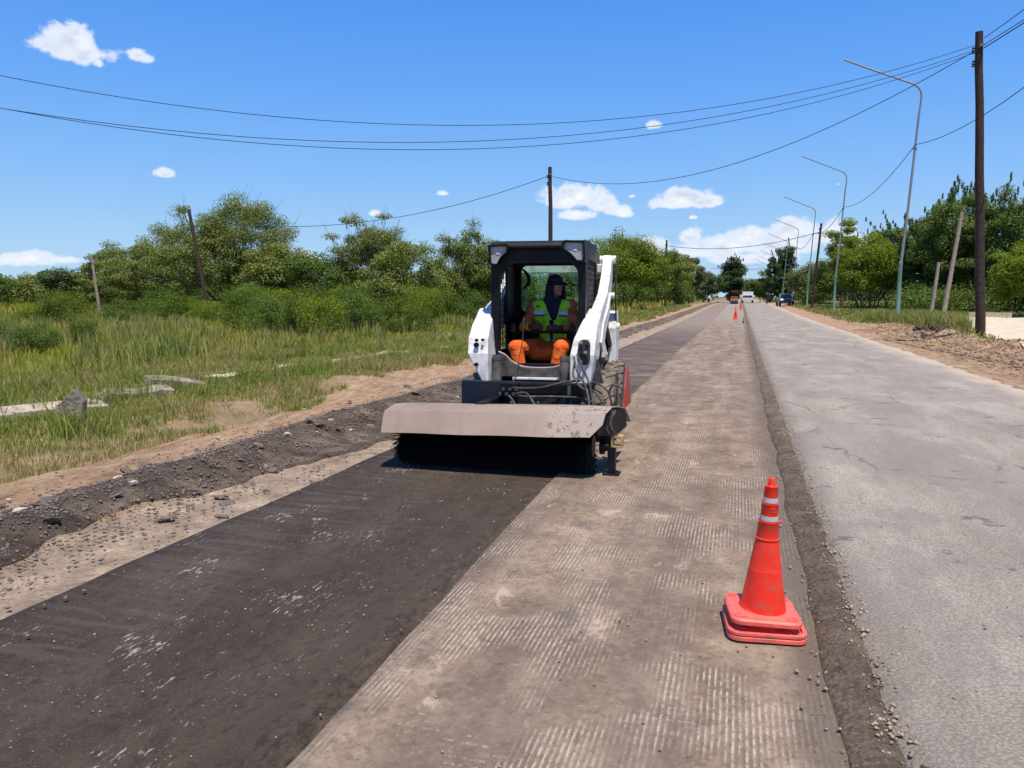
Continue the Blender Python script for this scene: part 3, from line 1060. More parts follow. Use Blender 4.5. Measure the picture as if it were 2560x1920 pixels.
def field(n, x0, x1, y0, y1, keep):
    x = x0 + (x1 - x0) * rg.rand(n)
    y = y0 + (y1 - y0) * rg.rand(n)
    k = keep(x, y)
    return x[k], y[k]


def inview(x, y, m=.05):
    d = x * FW.x + y * FW.y
    s_ = x * RT.x + y * RT.y
    return (d > 1) & (np.abs(s_) < (0.6653 + m) * d + 1.0)


def edge(y):
    return -6.0 - .5 * ss(9, 12, y) + .4 * ss(13, 22, y) + .7 * fbm(y * 1.1, y * 0 + 2, 4)


# verge next to the dirt
x, y = field(210000, -13.5, -5.7, 4, 26, lambda x, y: inview(x, y) & (x < edge(y)) & (fbm(x * 1.2, y * 1.2, 4) + .17 * (x < -7.2) + .05 > -.08 + .12 * rg.rand(len(x))) & ~((np.abs(x + 9.9 - .05 * y * 0) < .35) & (rg.rand(len(x)) < .75)))
hh = (.05 + .17 * np.clip(fbm(x * .8, y * .8, 3) + .45, 0, 1) * rg.rand(len(x))) * (1 + .5 * (x < -10.4))
props(grass('verge_grass', x, y, hh, .005 + .0006 * y, M['grass_near'], 1, .7), 'rough green grass growing along the left verge', 'grass')
# tufts with tall blades near the ditch
tx, ty = [], []
for k in range(130):
    cy = 4.5 + 17 * rg.rand()
    cx = -6.6 - rg.rand() * 5
    m_ = 60
    tx.append(cx + rg.normal(0, .09, m_))
    ty.append(cy + rg.normal(0, .09, m_))
tx, ty = np.concatenate(tx), np.concatenate(ty)
k = inview(tx, ty)
tx, ty = tx[k], ty[k]
props(grass('grass_tufts', tx, ty, .16 + .26 * rg.rand(len(tx)), .011, M['grass_near'], 2, .9), 'bright tufts of longer grass on the left verge', 'grass')
# meadow
x, y = field(330000, -62, -10.0, 6, 64, lambda x, y: inview(x, y) & (rg.rand(len(x)) < np.clip(26 / (np.hypot(x, y) + 1), .18, 1)))
dist = np.hypot(x, y)
hh = (.14 + .34 * np.clip(fbm(x * .25, y * .25, 3) + .5, 0, 1)) * (.5 + .7 * rg.rand(len(x)))
hh = hh * (.55 + .45 * ss(-10, -12.5, x))
props(grass('meadow_grass', x, y, hh, .006 + .0007 * dist, M['grass_far'], 3, .55), 'tall yellow green meadow grass left of the road', 'grass')
wx_, wy_ = [], []
for k in range(420):
    cy_ = 12 + 38 * rg.rand()
    cx_ = -11.5 - rg.rand() * (6 + cy_ * .75)
    wx_.append(cx_ + rg.normal(0, .22, 45))
    wy_.append(cy_ + rg.normal(0, .22, 45))
wx_, wy_ = np.concatenate(wx_), np.concatenate(wy_)
k = inview(wx_, wy_)
wx_, wy_ = wx_[k], wy_[k]
props(grass('meadow_weeds', wx_, wy_, .35 + .45 * rg.rand(len(wx_)), .018 + .0007 * wy_, M['grass_near'], 12, .5), 'clumps of taller green weeds standing in the meadow', 'weeds')
x, y = field(60000, -150, -9, 50, 170, lambda x, y: inview(x, y))
props(grass('distant_meadow', x, y, .5 + .5 * rg.rand(len(x)), .10 + 0 * x, M['grass_far'], 4, .4), 'distant meadow grass behind the thicket', 'grass')
# between the left shoulder and the trees, farther up the road
x, y = field(40000, -13, -5.6, 24, 110, lambda x, y: inview(x, y) & (x < -6.2 + fbm(y * .4, y * 0, 3)) & (rg.rand(len(x)) < np.clip(40 / y, 0, 1)))
props(grass('roadside_grass', x, y, .1 + .16 * rg.rand(len(x)), .02 + .0008 * y, M['grass_near'], 5, .6), 'short grass beside the left shoulder farther up the road', 'grass')
# right verge
x, y = field(90000, 6.2, 30, 16, 120, lambda x, y: inview(x, y) & (x > 7.0 + 1.2 * fbm(x * .6, y * .4, 3) - .7 * ss(35, 50, y)) & ~((x > 7.0 + (y - 22) * .12) & (x < 10.0 + (y - 22) * .27) & (y > 21) & (y < 54)) & (rg.rand(len(x)) < np.clip(45 / y, 0, 1)))
hh = (.10 + .45 * np.clip(fbm(x * .7, y * .4, 3) + .35, 0, 1) * rg.rand(len(x)))
hh = np.where((y < 26), .06 + .05 * rg.rand(len(x)), hh)
props(grass('right_verge_grass', x, y, hh, .012 + .0008 * y, M['grass_near'], 6, .6, .03), 'green grass and weeds growing along the right verge', 'grass')
x, y = field(16000, 7.0, 10.2, 33, 52, lambda x, y: (fbm(x * .9, y * .5, 3) > -.12) & (x < 8.6 + (y - 33) * .12))
props(grass('verge_weeds', x, y, .25 + .55 * rg.rand(len(x)), .03 + 0 * x, M['grass_near'], 7, .6), 'tall weeds around the nearest lamp post', 'weeds')
x, y = field(26000, 10.5, 16, 27, 44, lambda x, y: x > 10.6 + (y - 27) * .26)
props(grass('lawn_grass', x, y, .05 + .06 * rg.rand(len(x)), .03 + 0 * x, M['grass_near'], 8, .6, .02), 'cut green lawn right of the gravel driveway', 'lawn')


# ------------------------------------------------------------------ trees
SPEC = {
    'olive': leaf_material('olive_foliage', (.085, .112, .024), (.25, .285, .065), .3),
    'grey': leaf_material('grey_green_foliage', (.075, .092, .030), (.19, .205, .075), .3),
    'green': leaf_material('green_foliage', (0.047, 0.088, 0.016), (0.149, 0.209, 0.032), .35),
    'bright': leaf_material('bright_foliage', (0.088, 0.135, 0.011), (0.230, 0.284, 0.019), .4),
    'dark': leaf_material('dark_foliage', (0.030, 0.054, 0.019), (0.095, 0.135, 0.041), .3),
    'dull': leaf_material('dull_foliage', (0.088, 0.108, 0.043), (0.189, 0.209, 0.081), .3),
    'plume': leaf_material('plume_foliage', (.065, .105, .018), (.19, .25, .06), .4),
    'bush': leaf_material('bush_foliage', (.055, .090, .009), (.15, .205, .018), .35, .8),
}


def leaves(r_, C, R, n, L, Wd, up=.6, droop=0.0):
    """n leaves (rhombi) in gaussian clumps of centres C, radii R (k,3)"""
    k = r_.randint(0, len(C), n)
    u_ = r_.normal(0, 1, (n, 3))
    u_ /= np.linalg.norm(u_, axis=1)[:, None] + 1e-9
    rad = r_.rand(n) ** .45
    P = C[k] + u_ * rad[:, None] * R[k]
    nrm = u_ * .7 + r_.normal(0, .55, (n, 3)) + np.array([0, 0, up])
    nrm /= np.linalg.norm(nrm, axis=1)[:, None]
    d = r_.normal(0, 1, (n, 3)) + np.array([0, 0, -droop])
    d -= nrm * (d * nrm).sum(1)[:, None]
    d /= np.linalg.norm(d, axis=1)[:, None] + 1e-9
    e = np.cross(nrm, d)
    l_ = L * (.6 + .8 * r_.rand(n))[:, None]
    w_ = Wd * (.6 + .8 * r_.rand(n))[:, None]
    V = np.stack([P - d * l_ / 2, P + e * w_ / 2, P + d * l_ / 2, P - e * w_ / 2], 1).reshape(-1, 3)
    F = np.arange(4 * n).reshape(n, 4)
    return V, F


def branches(C, trunk, r0, rmin=.012, seed=0, sides=5):
    """connect clump centres to the trunk; returns MB of tubes"""
    mb = MB()
    mb.tube(trunk, [r0 * (1 - .35 * i / (len(trunk) - 1)) for i in range(len(trunk))], 8)
    nodes = [Vector(p) for p in trunk[1:]]
    depth = [0] * len(nodes)
    r_ = random.Random(seed)
    top = Vector(trunk[-1])
    order = sorted(range(len(C)), key=lambda i: (Vector(C[i]) - top).length)
    far = max((Vector(C[i]) - top).length for i in order) + 1e-6
    for i in order:
        c = Vector(C[i])
        best = min(range(len(nodes)), key=lambda j: (nodes[j] - c).length + .35 * depth[j] + (2 if nodes[j].z > c.z + .6 else 0))
        a = nodes[best]
        mid = a.lerp(c, .5) + Vector((r_.gauss(0, .08), r_.gauss(0, .08), .06)) * (a - c).length
        f0 = max(0.12, 1 - (a - top).length / far * .9)
        ra = max(rmin, r0 * .42 * f0)
        rb = max(rmin * .6, ra * .35)
        mb.tube([a, mid, c], [ra, (ra + rb) / 2, rb], sides, False)
        nodes += [mid, c]
        depth += [depth[best] + 1, depth[best] + 1]
    return mb


def crown_points(r_, n, w, zc, rz, flat=1.0, low=.5):
    """clump centres on and inside an uneven ellipsoid"""
    ph = r_.rand(6) * 6.28
    out = []
    while len(out) < n:
        u_ = r_.normal(0, 1, 3)
        u_ /= np.linalg.norm(u_)
        if u_[2] < -low: continue
        az = math.atan2(u_[1], u_[0])
        k = 1 + .16 * math.sin(2 * az + ph[0]) + .12 * math.sin(3 * az + ph[1] + 2 * u_[2]) + .10 * math.sin(5 * u_[2] + ph[2] + az)
        rr = (.35 + .65 * r_.rand() ** .5) * k
        out.append((u_[0] * rr * w / 2, u_[1] * rr * w / 2, zc + u_[2] * rr * rz))
    return np.array(out)


def make_tree(name, h, w, spec, seed, n_leaf=14000, clumps=60, trunk_h=None, r0=None, leaf=.13, flat=.6, low=.45, csize=.16, bare=0, multi=1, droop=0.0, shoots=0, label=None, loc=(0, 0), group=None, cat='tree'):
    r_ = np.random.RandomState(seed)
    pr_ = random.Random(seed)
    root = empty(name, (loc[0], loc[1], Hz(*loc) - .03), (0, 0, pr_.random() * 0), label=label, cat=cat, group=group)
    th = trunk_h if trunk_h is not None else h * .28
    rz = (h - th) * .52
    zc = th + (h - th) * .50
    C = crown_points(r_, clumps, w * .82, zc, rz * .86, low=low)
    cs = csize * w
    R = np.stack([cs * (.6 + .8 * r_.rand(clumps)), cs * (.6 + .8 * r_.rand(clumps)), cs * flat * (.6 + .8 * r_.rand(clumps))], -1)
    leaf *= 1.18
    V, F = leaves(r_, C, R, int(n_leaf * 1.35), leaf, leaf * .6, droop=droop)
    rr = r0 or h * .022
    for m_ in range(multi):
        a = 6.28 * m_ / max(multi, 1) + pr_.random()
        ox = 0 if multi == 1 else math.cos(a) * w * .10 * (0.4 + pr_.random())
        oy = 0 if multi == 1 else math.sin(a) * w * .10 * (0.4 + pr_.random())
        sub = C[m_::multi] if multi > 1 else C
        k_ = 1.0 if multi == 1 else 2.4
        trunk = [(ox, oy, -.1), (ox * 1.25 + pr_.gauss(0, .03) * h * .3, oy * 1.25, th * .5), (ox * k_ * .8 + pr_.gauss(0, .04) * h * .3, oy * k_ * .8, th * 1.02)]
        b = branches(sub, trunk, rr / (1 if multi == 1 else 1.8), seed=seed + m_)
        if bare and m_ == 0:
            pass
        b.build('trunk', M['bark'], root, smooth=True)
    if bare:
        tb = MB()
        for k in range(bare):
            i = pr_.randrange(clumps)
            c = Vector(C[i])
            if c.z < zc - rz * .1: continue
            d = (c - Vector((0, 0, zc - rz * .8))).normalized()
            d = (d + Vector((pr_.gauss(0, .3), pr_.gauss(0, .3), .35 + pr_.random() * .4))).normalized()
            L_ = (.06 + .10 * pr_.random()) * w
            p1 = c + d * L_ * .5 + Vector((pr_.gauss(0, .05), pr_.gauss(0, .05), 0)) * w * .2
            p2 = c + d * L_ + Vector((pr_.gauss(0, .07), pr_.gauss(0, .07), 0)) * w * .2
            tb.tube([c - d * cs, c, p1, p2], [.026, .020, .013, .006], 3, False)
        tb.build('bare_twigs', M['twig'], root, kind='stuff')
    if shoots:
        SV, SF = [V], [F]
        off = len(V)
        st = MB()
        for k in range(shoots):
            i = pr_.randrange(clumps)
            c = Vector(C[i])
            if c.z < zc: c.z = zc + pr_.random() * rz * .4
            d = Vector((c.x * .10 + pr_.gauss(0, .16), c.y * .10 + pr_.gauss(0, .16), 1)).normalized()
            bend = Vector((pr_.gauss(0, 1), pr_.gauss(0, 1), -.25)) * (.10 + .12 * pr_.random())
            L_ = h * (.15 + .17 * pr_.random())
            pts = [c + d * (L_ * j / 5) + bend * L_ * 2.2 * (j / 5) ** 2 for j in range(6)]
            st.tube(pts, [.035, .03, .025, .02, .012, .006], 4, False)
            CC = np.array([tuple(p) for p in pts[1:]])
            RR = np.stack([np.array([.42, .36, .30, .22, .12]) * h * .05 * (.6 + .9 * pr_.random())] * 2 + [np.full(5, L_ * .13)], -1)
            v2, f2 = leaves(r_, CC, RR, int(n_leaf * .005) + 60, leaf, leaf * .5, up=.2)
            SV.append(v2)
            SF.append(f2 + off)
            off += len(v2)
        V, F = np.concatenate(SV), np.concatenate(SF)
        st.build('shoot_stems', M['bark'], root, kind='stuff')
    link('crown', np_mesh('crown', V, F), SPEC[spec], root)['kind'] = 'stuff'
    return root


make_tree('acacia_tree', 9.1, 11.8, 'olive', 21, 84000, 300, trunk_h=.5, r0=.26, leaf=.10, flat=.62, low=.85, csize=.075, bare=150, loc=(-36.4, 49), label='largest tree on the left, broad feathery acacia crown behind the leaning pole')
make_tree('acacia_tree', 6.6, 8.0, 'olive', 22, 32000, 110, trunk_h=.2, leaf=.12, flat=.42, low=.9, csize=.12, bare=30, loc=(-49.5, 56), label='olive feathery tree directly left of the large acacia', )
make_tree('acacia_tree', 6.4, 7.6, 'olive', 23, 26000, 90, trunk_h=.2, leaf=.13, flat=.42, low=.9, csize=.12, bare=20, loc=(-58.4, 61), label='pale feathery tree behind the short grey pole at far left')
make_tree('broadleaf_tree', 5.0, 6.2, 'dark', 24, 9000, 40, trunk_h=.5, leaf=.18, low=.8, loc=(-73, 69.6), label='dark round tree third from the left edge of the treeline')
make_tree('broadleaf_tree', 4.2, 5.6, 'olive', 25, 8000, 40, trunk_h=.4, leaf=.18, low=.8, loc=(-81, 73.4), label='brownish low tree second from the left edge of the treeline')
make_tree('broadleaf_tree', 4.2, 6.4, 'green', 26, 8000, 40, trunk_h=.4, leaf=.18, low=.8, loc=(-80, 66), label='green low tree at the left edge of the picture')
make_tree('acacia_tree', 5.2, 7.6, 'olive', 27, 15000, 60, trunk_h=.3, leaf=.13, flat=.4, low=.8, csize=.14, loc=(-31.5, 48.0), label='low olive tree at the right foot of the large acacia')
make_tree('broadleaf_tree', 4.6, 6.6, 'green', 28, 12000, 50, trunk_h=.2, leaf=.13, low=.9, loc=(-28.6, 49), label='low green tree between the acacia and the bare topped tree')
make_tree('thorn_tree', 7.3, 7.2, 'olive', 29, 38000, 170, trunk_h=.4, r0=.16, leaf=.10, flat=.7, low=.9, csize=.085, bare=380, loc=(-25.4, 51), label='tree with spiky bare twigs on top, right of the large acacia')
make_tree('acacia_tree', 5.3, 6.8, 'olive', 30, 18000, 60, trunk_h=.4, leaf=.12, flat=.6, low=.8, csize=.14, droop=1.0, loc=(-21.6, 48), label='drooping olive tree in front of the bare topped tree')
make_tree('thorn_tree', 6.7, 6.2, 'olive', 31, 28000, 130, trunk_h=.5, r0=.2, leaf=.10, flat=.7, low=.9, csize=.095, bare=300, loc=(-19.2, 53), label='grey green twiggy tree just left of the loader cab')
make_tree('broadleaf_tree', 4.8, 5.6, 'green', 32, 14000, 50, trunk_h=.5, leaf=.13, low=.8, loc=(-16.4, 53), label='green tree half hidden behind the loader cab, left side')
make_tree('round_tree', 7.3, 9.6, 'bright', 33, 36000, 130, trunk_h=1.7, r0=.16, leaf=.15, flat=.8, low=.6, csize=.12, multi=3, loc=(-11.6, 77.5), label='bright green dome shaped tree right behind the loader arm')
make_tree('broadleaf_tree', 5.4, 6.6, 'green', 34, 12000, 50, trunk_h=.8, leaf=.16, low=.7, loc=(-15.6, 76.3), label='green tree hidden mostly behind the loader cab')
make_tree('broadleaf_tree', 6.8, 6.0, 'green', 35, 13000, 50, trunk_h=1.5, leaf=.18, low=.6, loc=(-10.0, 100), label='green tree directly left of the dark mid road pole')
make_tree('broadleaf_tree', 8.2, 7.6, 'olive', 36, 13000, 55, trunk_h=1.6, leaf=.2, low=.6, loc=(-9.6, 119), label='olive tree just right of the dark mid road pole')
make_tree('broadleaf_tree', 8.2, 5.0, 'dull', 37, 10000, 40, trunk_h=1.4, leaf=.22, low=.7, loc=(-8.0, 131), label='narrow brownish tree beside the left road edge far away')
make_tree('broadleaf_tree', 5.8, 8.5, 'dark', 38, 9000, 45, trunk_h=.6, leaf=.26, low=.9, loc=(-6.9, 158), label='low dark tree left of the tall far tree')
make_tree('poplar_tree', 9.6, 5.6, 'dark', 39, 22000, 110, trunk_h=.3, leaf=.24, low=.95, csize=.19, shoots=14, loc=(-1.6, 165), label='tall dark tree standing at the far end of the road')
make_tree('broadleaf_tree', 6.2, 7.5, 'green', 40, 9000, 45, trunk_h=.5, leaf=.26, low=.9, loc=(3.9, 165), label='low green tree just right of the tall far tree')
make_tree('poplar_tree', 10.4, 3.0, 'dark', 41, 12000, 60, trunk_h=.4, leaf=.22, low=.95, csize=.26, shoots=5, loc=(6.4, 160), label='left one of the two slim dark trees behind the far lamp posts')
make_tree('poplar_tree', 11.0, 3.4, 'dark', 42, 12000, 60, trunk_h=.4, leaf=.22, low=.95, csize=.26, shoots=5, loc=(8.6, 160), label='right one of the two slim dark trees behind the far lamp posts')
make_tree('broadleaf_tree', 5.3, 6.4, 'dull', 43, 12000, 50, trunk_h=.5, leaf=.17, low=.9, loc=(9.3, 107), label='dull green tree behind the parked pickup truck')
make_tree('broadleaf_tree', 5.8, 6.2, 'green', 44, 15000, 60, trunk_h=.6, leaf=.16, low=.8, multi=3, loc=(10.6, 98.8), label='green tree between the pickup truck and the third lamp post')
make_tree('slender_tree', 8.7, 3.6, 'bright', 45, 9000, 36, trunk_h=2.2, leaf=.15, low=.6, droop=.6, csize=.2, loc=(9.9, 85), label='slender pale tree with an arching branch left of the second lamp post')
make_tree('multistem_tree', 6.6, 7.8, 'bright', 46, 40000, 130, trunk_h=1.6, r0=.13, leaf=.14, flat=.8, low=.8, csize=.12, multi=7, loc=(11.3, 77), label='round many stemmed bright green tree between the two nearest lamp posts')
make_tree('bamboo_clump', 8.4, 6.0, 'plume', 47, 22000, 70, trunk_h=.3, leaf=.16, low=.8, csize=.13, shoots=22, loc=(13.4, 81), label='dark tree with upright plumes behind the round many stemmed tree')
make_tree('bamboo_clump', 9.6, 8.0, 'plume', 48, 52000, 150, trunk_h=.2, r0=.16, leaf=.15, low=.95, csize=.12, multi=5, shoots=46, loc=(17.0, 72.6), label='tall dark clump with feathery plumes between lamp post and big wooden pole')
make_tree('bamboo_clump', 9.6, 8.4, 'plume', 49, 46000, 140, trunk_h=.2, r0=.16, leaf=.15, low=.8, csize=.12, multi=4, shoots=40, loc=(20.6, 69.5), label='tall plumed green clump right behind the big wooden pole')
make_tree('broadleaf_tree', 8.6, 4.6, 'dark', 50, 15000, 50, trunk_h=.4, leaf=.15, low=.95, csize=.15, shoots=10, loc=(15.0, 74), label='narrow dark tree directly right of the nearest lamp post')
make_tree('broadleaf_tree', 4.6, 5.4, 'bright', 51, 26000, 90, trunk_h=.5, leaf=.12, low=.7, csize=.14, multi=3, loc=(17.0, 54), label='low bright green tree at the right edge behind the wooden pole')
make_tree('broadleaf_tree', 7.0, 10.0, 'plume', 52, 24000, 90, trunk_h=.4, leaf=.16, low=.9, loc=(24.0, 66), label='low green tree at the right edge behind the fence posts')
# far wood closing the horizon
r_ = np.random.RandomState(77)
cx = np.concatenate([np.linspace(-330, -95, 70), np.linspace(-95, -9, 46), np.linspace(9, 130, 60)]) + r_.normal(0, 1.0, 176)
cy = np.concatenate([np.linspace(150, 150, 70), np.full(46, 176.0), np.full(60, 180.0)]) + r_.normal(0, 4, 176)
cz = 2.0 + r_.rand(176) * 2.2
V, F = leaves(r_, np.stack([cx, cy, cz], -1), np.stack([4 + 2 * r_.rand(176), 4 + 2 * r_.rand(176), 2.6 + 1.8 * r_.rand(176)], -1), 90000, .62, .46)
props(link('distant_woodland', np_mesh('distant_woodland', V, F), SPEC['green']), 'continuous far wood along the horizon', 'woodland', kind='stuff')

def undergrowth(name, xs0, xs1, yf, n_cl, hgt, n, leaf, spec, label, seed):
    r_ = np.random.RandomState(seed)
    cx = xs0 + (xs1 - xs0) * r_.rand(n_cl)
    cy = yf(cx) + r_.normal(0, 1.6, n_cl)
    cz = H(cx, cy) + hgt * .45 * (.6 + .8 * r_.rand(n_cl))
    V, F = leaves(r_, np.stack([cx, cy, cz], -1), np.stack([1.3 + r_.rand(n_cl), 1.3 + r_.rand(n_cl), hgt * .45 * (.7 + .6 * r_.rand(n_cl))], -1), n, leaf, leaf * .6)
    props(link(name, np_mesh(name, V, F), SPEC[spec]), label, 'undergrowth', kind='stuff')


undergrowth('tree_undergrowth', -62, -13, lambda x: 58 + (-13 - x) * .12, 150, 3.3, 46000, .20, 'green', 'dense undergrowth filling the gaps behind the left trees', 5)
undergrowth('far_undergrowth', -120, -55, lambda x: 72 + x * 0, 110, 3.6, 24000, .30, 'olive', 'dense scrub along the far left of the meadow', 6)
undergrowth('right_undergrowth', 11, 60, lambda x: 88 + x * 0, 130, 4.2, 40000, .24, 'dark', 'dark undergrowth behind the trees on the right', 7)
undergrowth('verge_undergrowth', 12.2, 32, lambda x: 66 + x * .1, 90, 2.4, 26000, .17, 'green', 'low undergrowth at the foot of the right hand trees', 10)
undergrowth('road_undergrowth', 8.8, 12.5, lambda x: 100 + (x - 8.8) * 15, 60, 4.0, 20000, .26, 'green', 'undergrowth along the far right roadside behind the lamps', 8)
undergrowth('left_road_undergrowth', -16, -8.5, lambda x: 130 + (-8.5 - x) * -5, 60, 4.0, 18000, .28, 'green', 'undergrowth along the far left roadside', 9)

# bushes
bush_protos = []


def make_bush(h, w, spec, seed, n=7000, leaf=.06):
    r_ = np.random.RandomState(seed)
    root = empty('bush', (0, 0, 0))
    C = crown_points(r_, 26, w * .8, h * .42, h * .50, low=.7)
    C[:, 2] = np.maximum(C[:, 2], .12)
    R = np.full((26, 3), w * .17) * (.6 + .8 * r_.rand(26, 1))
    R[:, 2] *= .9
    V, F = leaves(r_, C, R, n, leaf, leaf * .5)
    link('foliage', np_mesh('foliage', V, F), SPEC[spec], root)['kind'] = 'stuff'
    b = MB()
    for c in C[:14]:
        b.tube([(c[0] * .15, c[1] * .15, -.05), (c[0] * .6, c[1] * .6, c[2] * .6), tuple(c)], [.02, .013, .006], 4, False)
    b.build('stems', M['bark'], root, kind='stuff')
    return root


BUSH = [(-19.4, 16.4, .85, 1.2), (-17.4, 15.6, .85, 1.4), (-18.2, 17.9, .9, 1.2), (-20.3, 18.5, .75, 1.4), (-33.5, 31.5, 1.5, 2.6), (-32.9, 34.9, 1.3, 3.0), (-33.2, 39.5, 1.6, 3.4), (-28.7, 36.6, 1.3, 2.6),
        (-21.3, 29.8, 1.8, 2.5), (-17.3, 26.4, 1.5, 2.6), (-19.2, 27.6, 1.5, 2.4), (-14.3, 24.3, 1.7, 2.2), (-15.7, 25.6, 1.5, 2.2), (-13.8, 26.6, 1.8, 2.4), (-12.9, 28.4, 1.5, 2.2), (-15.2, 35.7, 1.9, 2.6),
        (-17.4, 42.6, 1.8, 3.2), (-15.2, 43.0, 1.5, 2.8), (-23.5, 33.0, 1.8, 3.2), (-26.5, 40.0, 1.9, 3.4), (-21.5, 38.5, 1.8, 3.4), (-38.0, 44.0, 1.8, 4.0), (-18.6, 34.0, 1.7, 3.0), (-40.0, 36.0, 1.5, 3.6), (-46.0, 44.0, 1.7, 4.0), (-30.0, 44.0, 1.9, 4.0)]
BL = ['low green shrub at the left picture edge above the dry grass', 'widest of the low shrubs near the left edge, over the concrete gutter', 'upright low shrub just right of the left edge shrubs', 'small shrub at the back of the left edge shrub group',
      'low bush left of the short grey pole', 'low bush right of the short grey pole', 'wide bush left of the leaning pole in the meadow', 'small bush before the foot of the leaning pole',
      'tall green bush right of the leaning pole foot', 'wide bush in the middle of the front thicket', 'bush just left of the thicket middle', 'front bush of the thicket nearest to the dirt road',
      'round bush behind the front thicket bush', 'bush right of the front thicket bush', 'right end bush of the front thicket', 'bush behind the thicket end, left of the loader',
      'wide bush under the twiggy tree left of the loader', 'low bush close to the left side of the loader', 'bush at the foot of the spiky topped tree', 'bush between leaning pole and spiky topped tree',
      'bush in the shade of the drooping olive tree', 'bush at the foot of the large acacia', 'bush in the second row of the thicket', 'far left meadow bush before the olive trees', 'leftmost distant bush before the pale feathery tree', 'bush between the large acacia and the low green tree']
protos = [make_bush(1.6, 2.3, 'bush', 101, 9000), make_bush(1.6, 2.3, 'green', 102, 9000), make_bush(1.6, 2.3, 'bush', 103, 9000), make_bush(1.6, 2.3, 'bright', 104, 8000)]
for i, (bx, by, bh, bw) in enumerate(BUSH):
    pr = protos[i % 4] if i > 3 else protos[[1, 1, 0, 2][i]]
    o = copy_tree(pr)
    o.location = (bx, by, Hz(bx, by) - .03)
    o.scale = (bw / 2.2 * (.85 + .3 * rnd.random()), bw / 2.2 * (.85 + .3 * rnd.random()), bh / 1.45 * (.85 + .35 * rnd.random()))
    o.rotation_euler = (0, 0, rnd.random() * 6.28)
    props(o, BL[i], 'bush', 'green bushes in the meadow left of the road')
for pr in protos:
    for ch in list(pr.children): bpy.data.objects.remove(ch)
    bpy.data.objects.remove(pr)


# ------------------------------------------------------------------ poles, lamps, wires
def wood_pole(loc, h, r, top, mat, label, name='utility_pole', hardware=True, side=-1, cat='utility pole'):
    x, y = loc
    z = Hz(x, y)
    root = empty(name, (x, y, z), label=label, cat=cat)
    dx, dy = top[0] - x, top[1] - y
    n = 9
    b = MB()
    pts = [(dx * k / n + .012 * math.sin(k * 2.1) * h / 9, dy * k / n + .012 * math.cos(k * 1.7) * h / 9, -.4 + (h + .4) * k / n) for k in range(n + 1)]
    b.tube(pts, [r * (1 - .28 * k / n) for k in range(n + 1)], 12)
    b.build('post', mat, root, smooth=True)
    if hardware:
        for q, dz in enumerate((.55, .95)):
            f = (h - dz) / h
            s_ = MB()
            px, py = dx * f + side * (r * .75 + .05), dy * f
            s_.lathe([(.03, -.1), (.05, -.08), (.03, -.03), (.055, 0), (.03, .04), (.05, .08), (.02, .1)], (px, py, h - dz), 'z', 10)
            s_.build('insulator', M['insul'], root, smooth=True)
            s_ = MB()
            s_.box(min(px, dx * f), max(px, dx * f), py - .02, py + .02, h - dz - .02, h - dz + .02)
            s_.build('bracket', M['galv'], root)
        s_ = MB()
        s_.tube([(dx + .02, dy - r, h - .45), (dx + .16, dy - r - .02, h - .42)], .03, 6)
        s_.build('bracket', M['galv'], root)
    return root


wood_pole((7.5, 28.1), 9.45, .15, (6.87, 28.1), M['wood'], 'tall dark wooden pole at the right, standing in the dirt bank')
wood_pole((-10.8, 45.1), 9.1, .15, (-10.95, 45.1), M['wood'], 'dark wooden pole rising behind the loader cab')
wood_pole((-8.6, 94.7), 8.0, .14, (-8.6, 94.7), M['wood'], 'dark wooden pole left of the road beyond the loader')
wood_pole((7.0, 84.1), 8.6, .14, (7.6, 84.1), M['wood'], 'dark wooden pole crossing the second lamp post, right of the road')
wood_pole((-33.5, 43.3), 7.25, .14, (-35.2, 43.8), M['wood'], 'leaning dark pole in front of the large acacia', hardware=False)
wood_pole((-49.0, 50.0), 4.9, .13, (-49.6, 50), M['greywood'], 'short grey pole with pale top at the far left meadow')
wood_pole((10.9, 51.2), 3.3, .12, (11.2, 51.2), M['greywood'], 'shorter of the two leaning grey posts at the driveway', 'leaning_post', False, cat='post')
wood_pole((11.5, 51.0), 6.2, .14, (12.25, 51.2), M['greywood'], 'taller of the two leaning grey posts at the driveway', 'leaning_post', False, cat='post')
wood_pole((15.2, 46.5), 3.6, .10, (16.0, 46.6), M['greywood'], 'grey leaning post at the right picture edge by the fence', 'leaning_post', False, cat='post')


def lamp(y, label, k):
    x = 7.5
    z = Hz(x, y)
    root = empty('street_lamp', (x, y, z), label=label, cat='street lamp', group='street lamps along the right road side')
    b = MB()
    b.lathe([(.16, -.2), (.16, .06), (.10, .16), (.095, 2.9), (.10, 2.92), (.10, 3.0), (.08, 3.04)], (0, 0, 0), 'z', 14)
    b.build('pole_base', M['greenpaint'], root, smooth=True)
    # slender upper pole with a bent arm
    top = 11.15 - z + .35
    b = MB()
    b.tube([(0.0, 0, 2.7), (.2, 0, top * .5), (.44, 0, top - 1.2)], [.072, .062, .052], 10)
    b.build('pole', M['galv'], root, smooth=True)
    b = MB()
    b.tube(bez([(.44, 0, top - 1.2), (.5, 0, top - .45), (.42, 0, top - .05), (.12, 0, top + .22), (-.5, 0, top + .5), (-1.7, 0, top + 1.02), (-2.6, 0, top + 1.42), (-3.0, 0, top + 1.6)], 6),
           .045, 8)
    b.build('arm', M['galv'], root, smooth=True)
    b = MB()
    b.tube([(.24, 0, top * .75), (.36, 0, top * .75)], .03, 6)
    b.ball((.38, 0, top * .75), .06, 8, 6)
    b.build('cable_clamp', M['insul'], root)
    c = MB()
    c.box(-.2, .2, -.2, .2, -.1, .05)
    c.build('footing', M['concrete'], root)


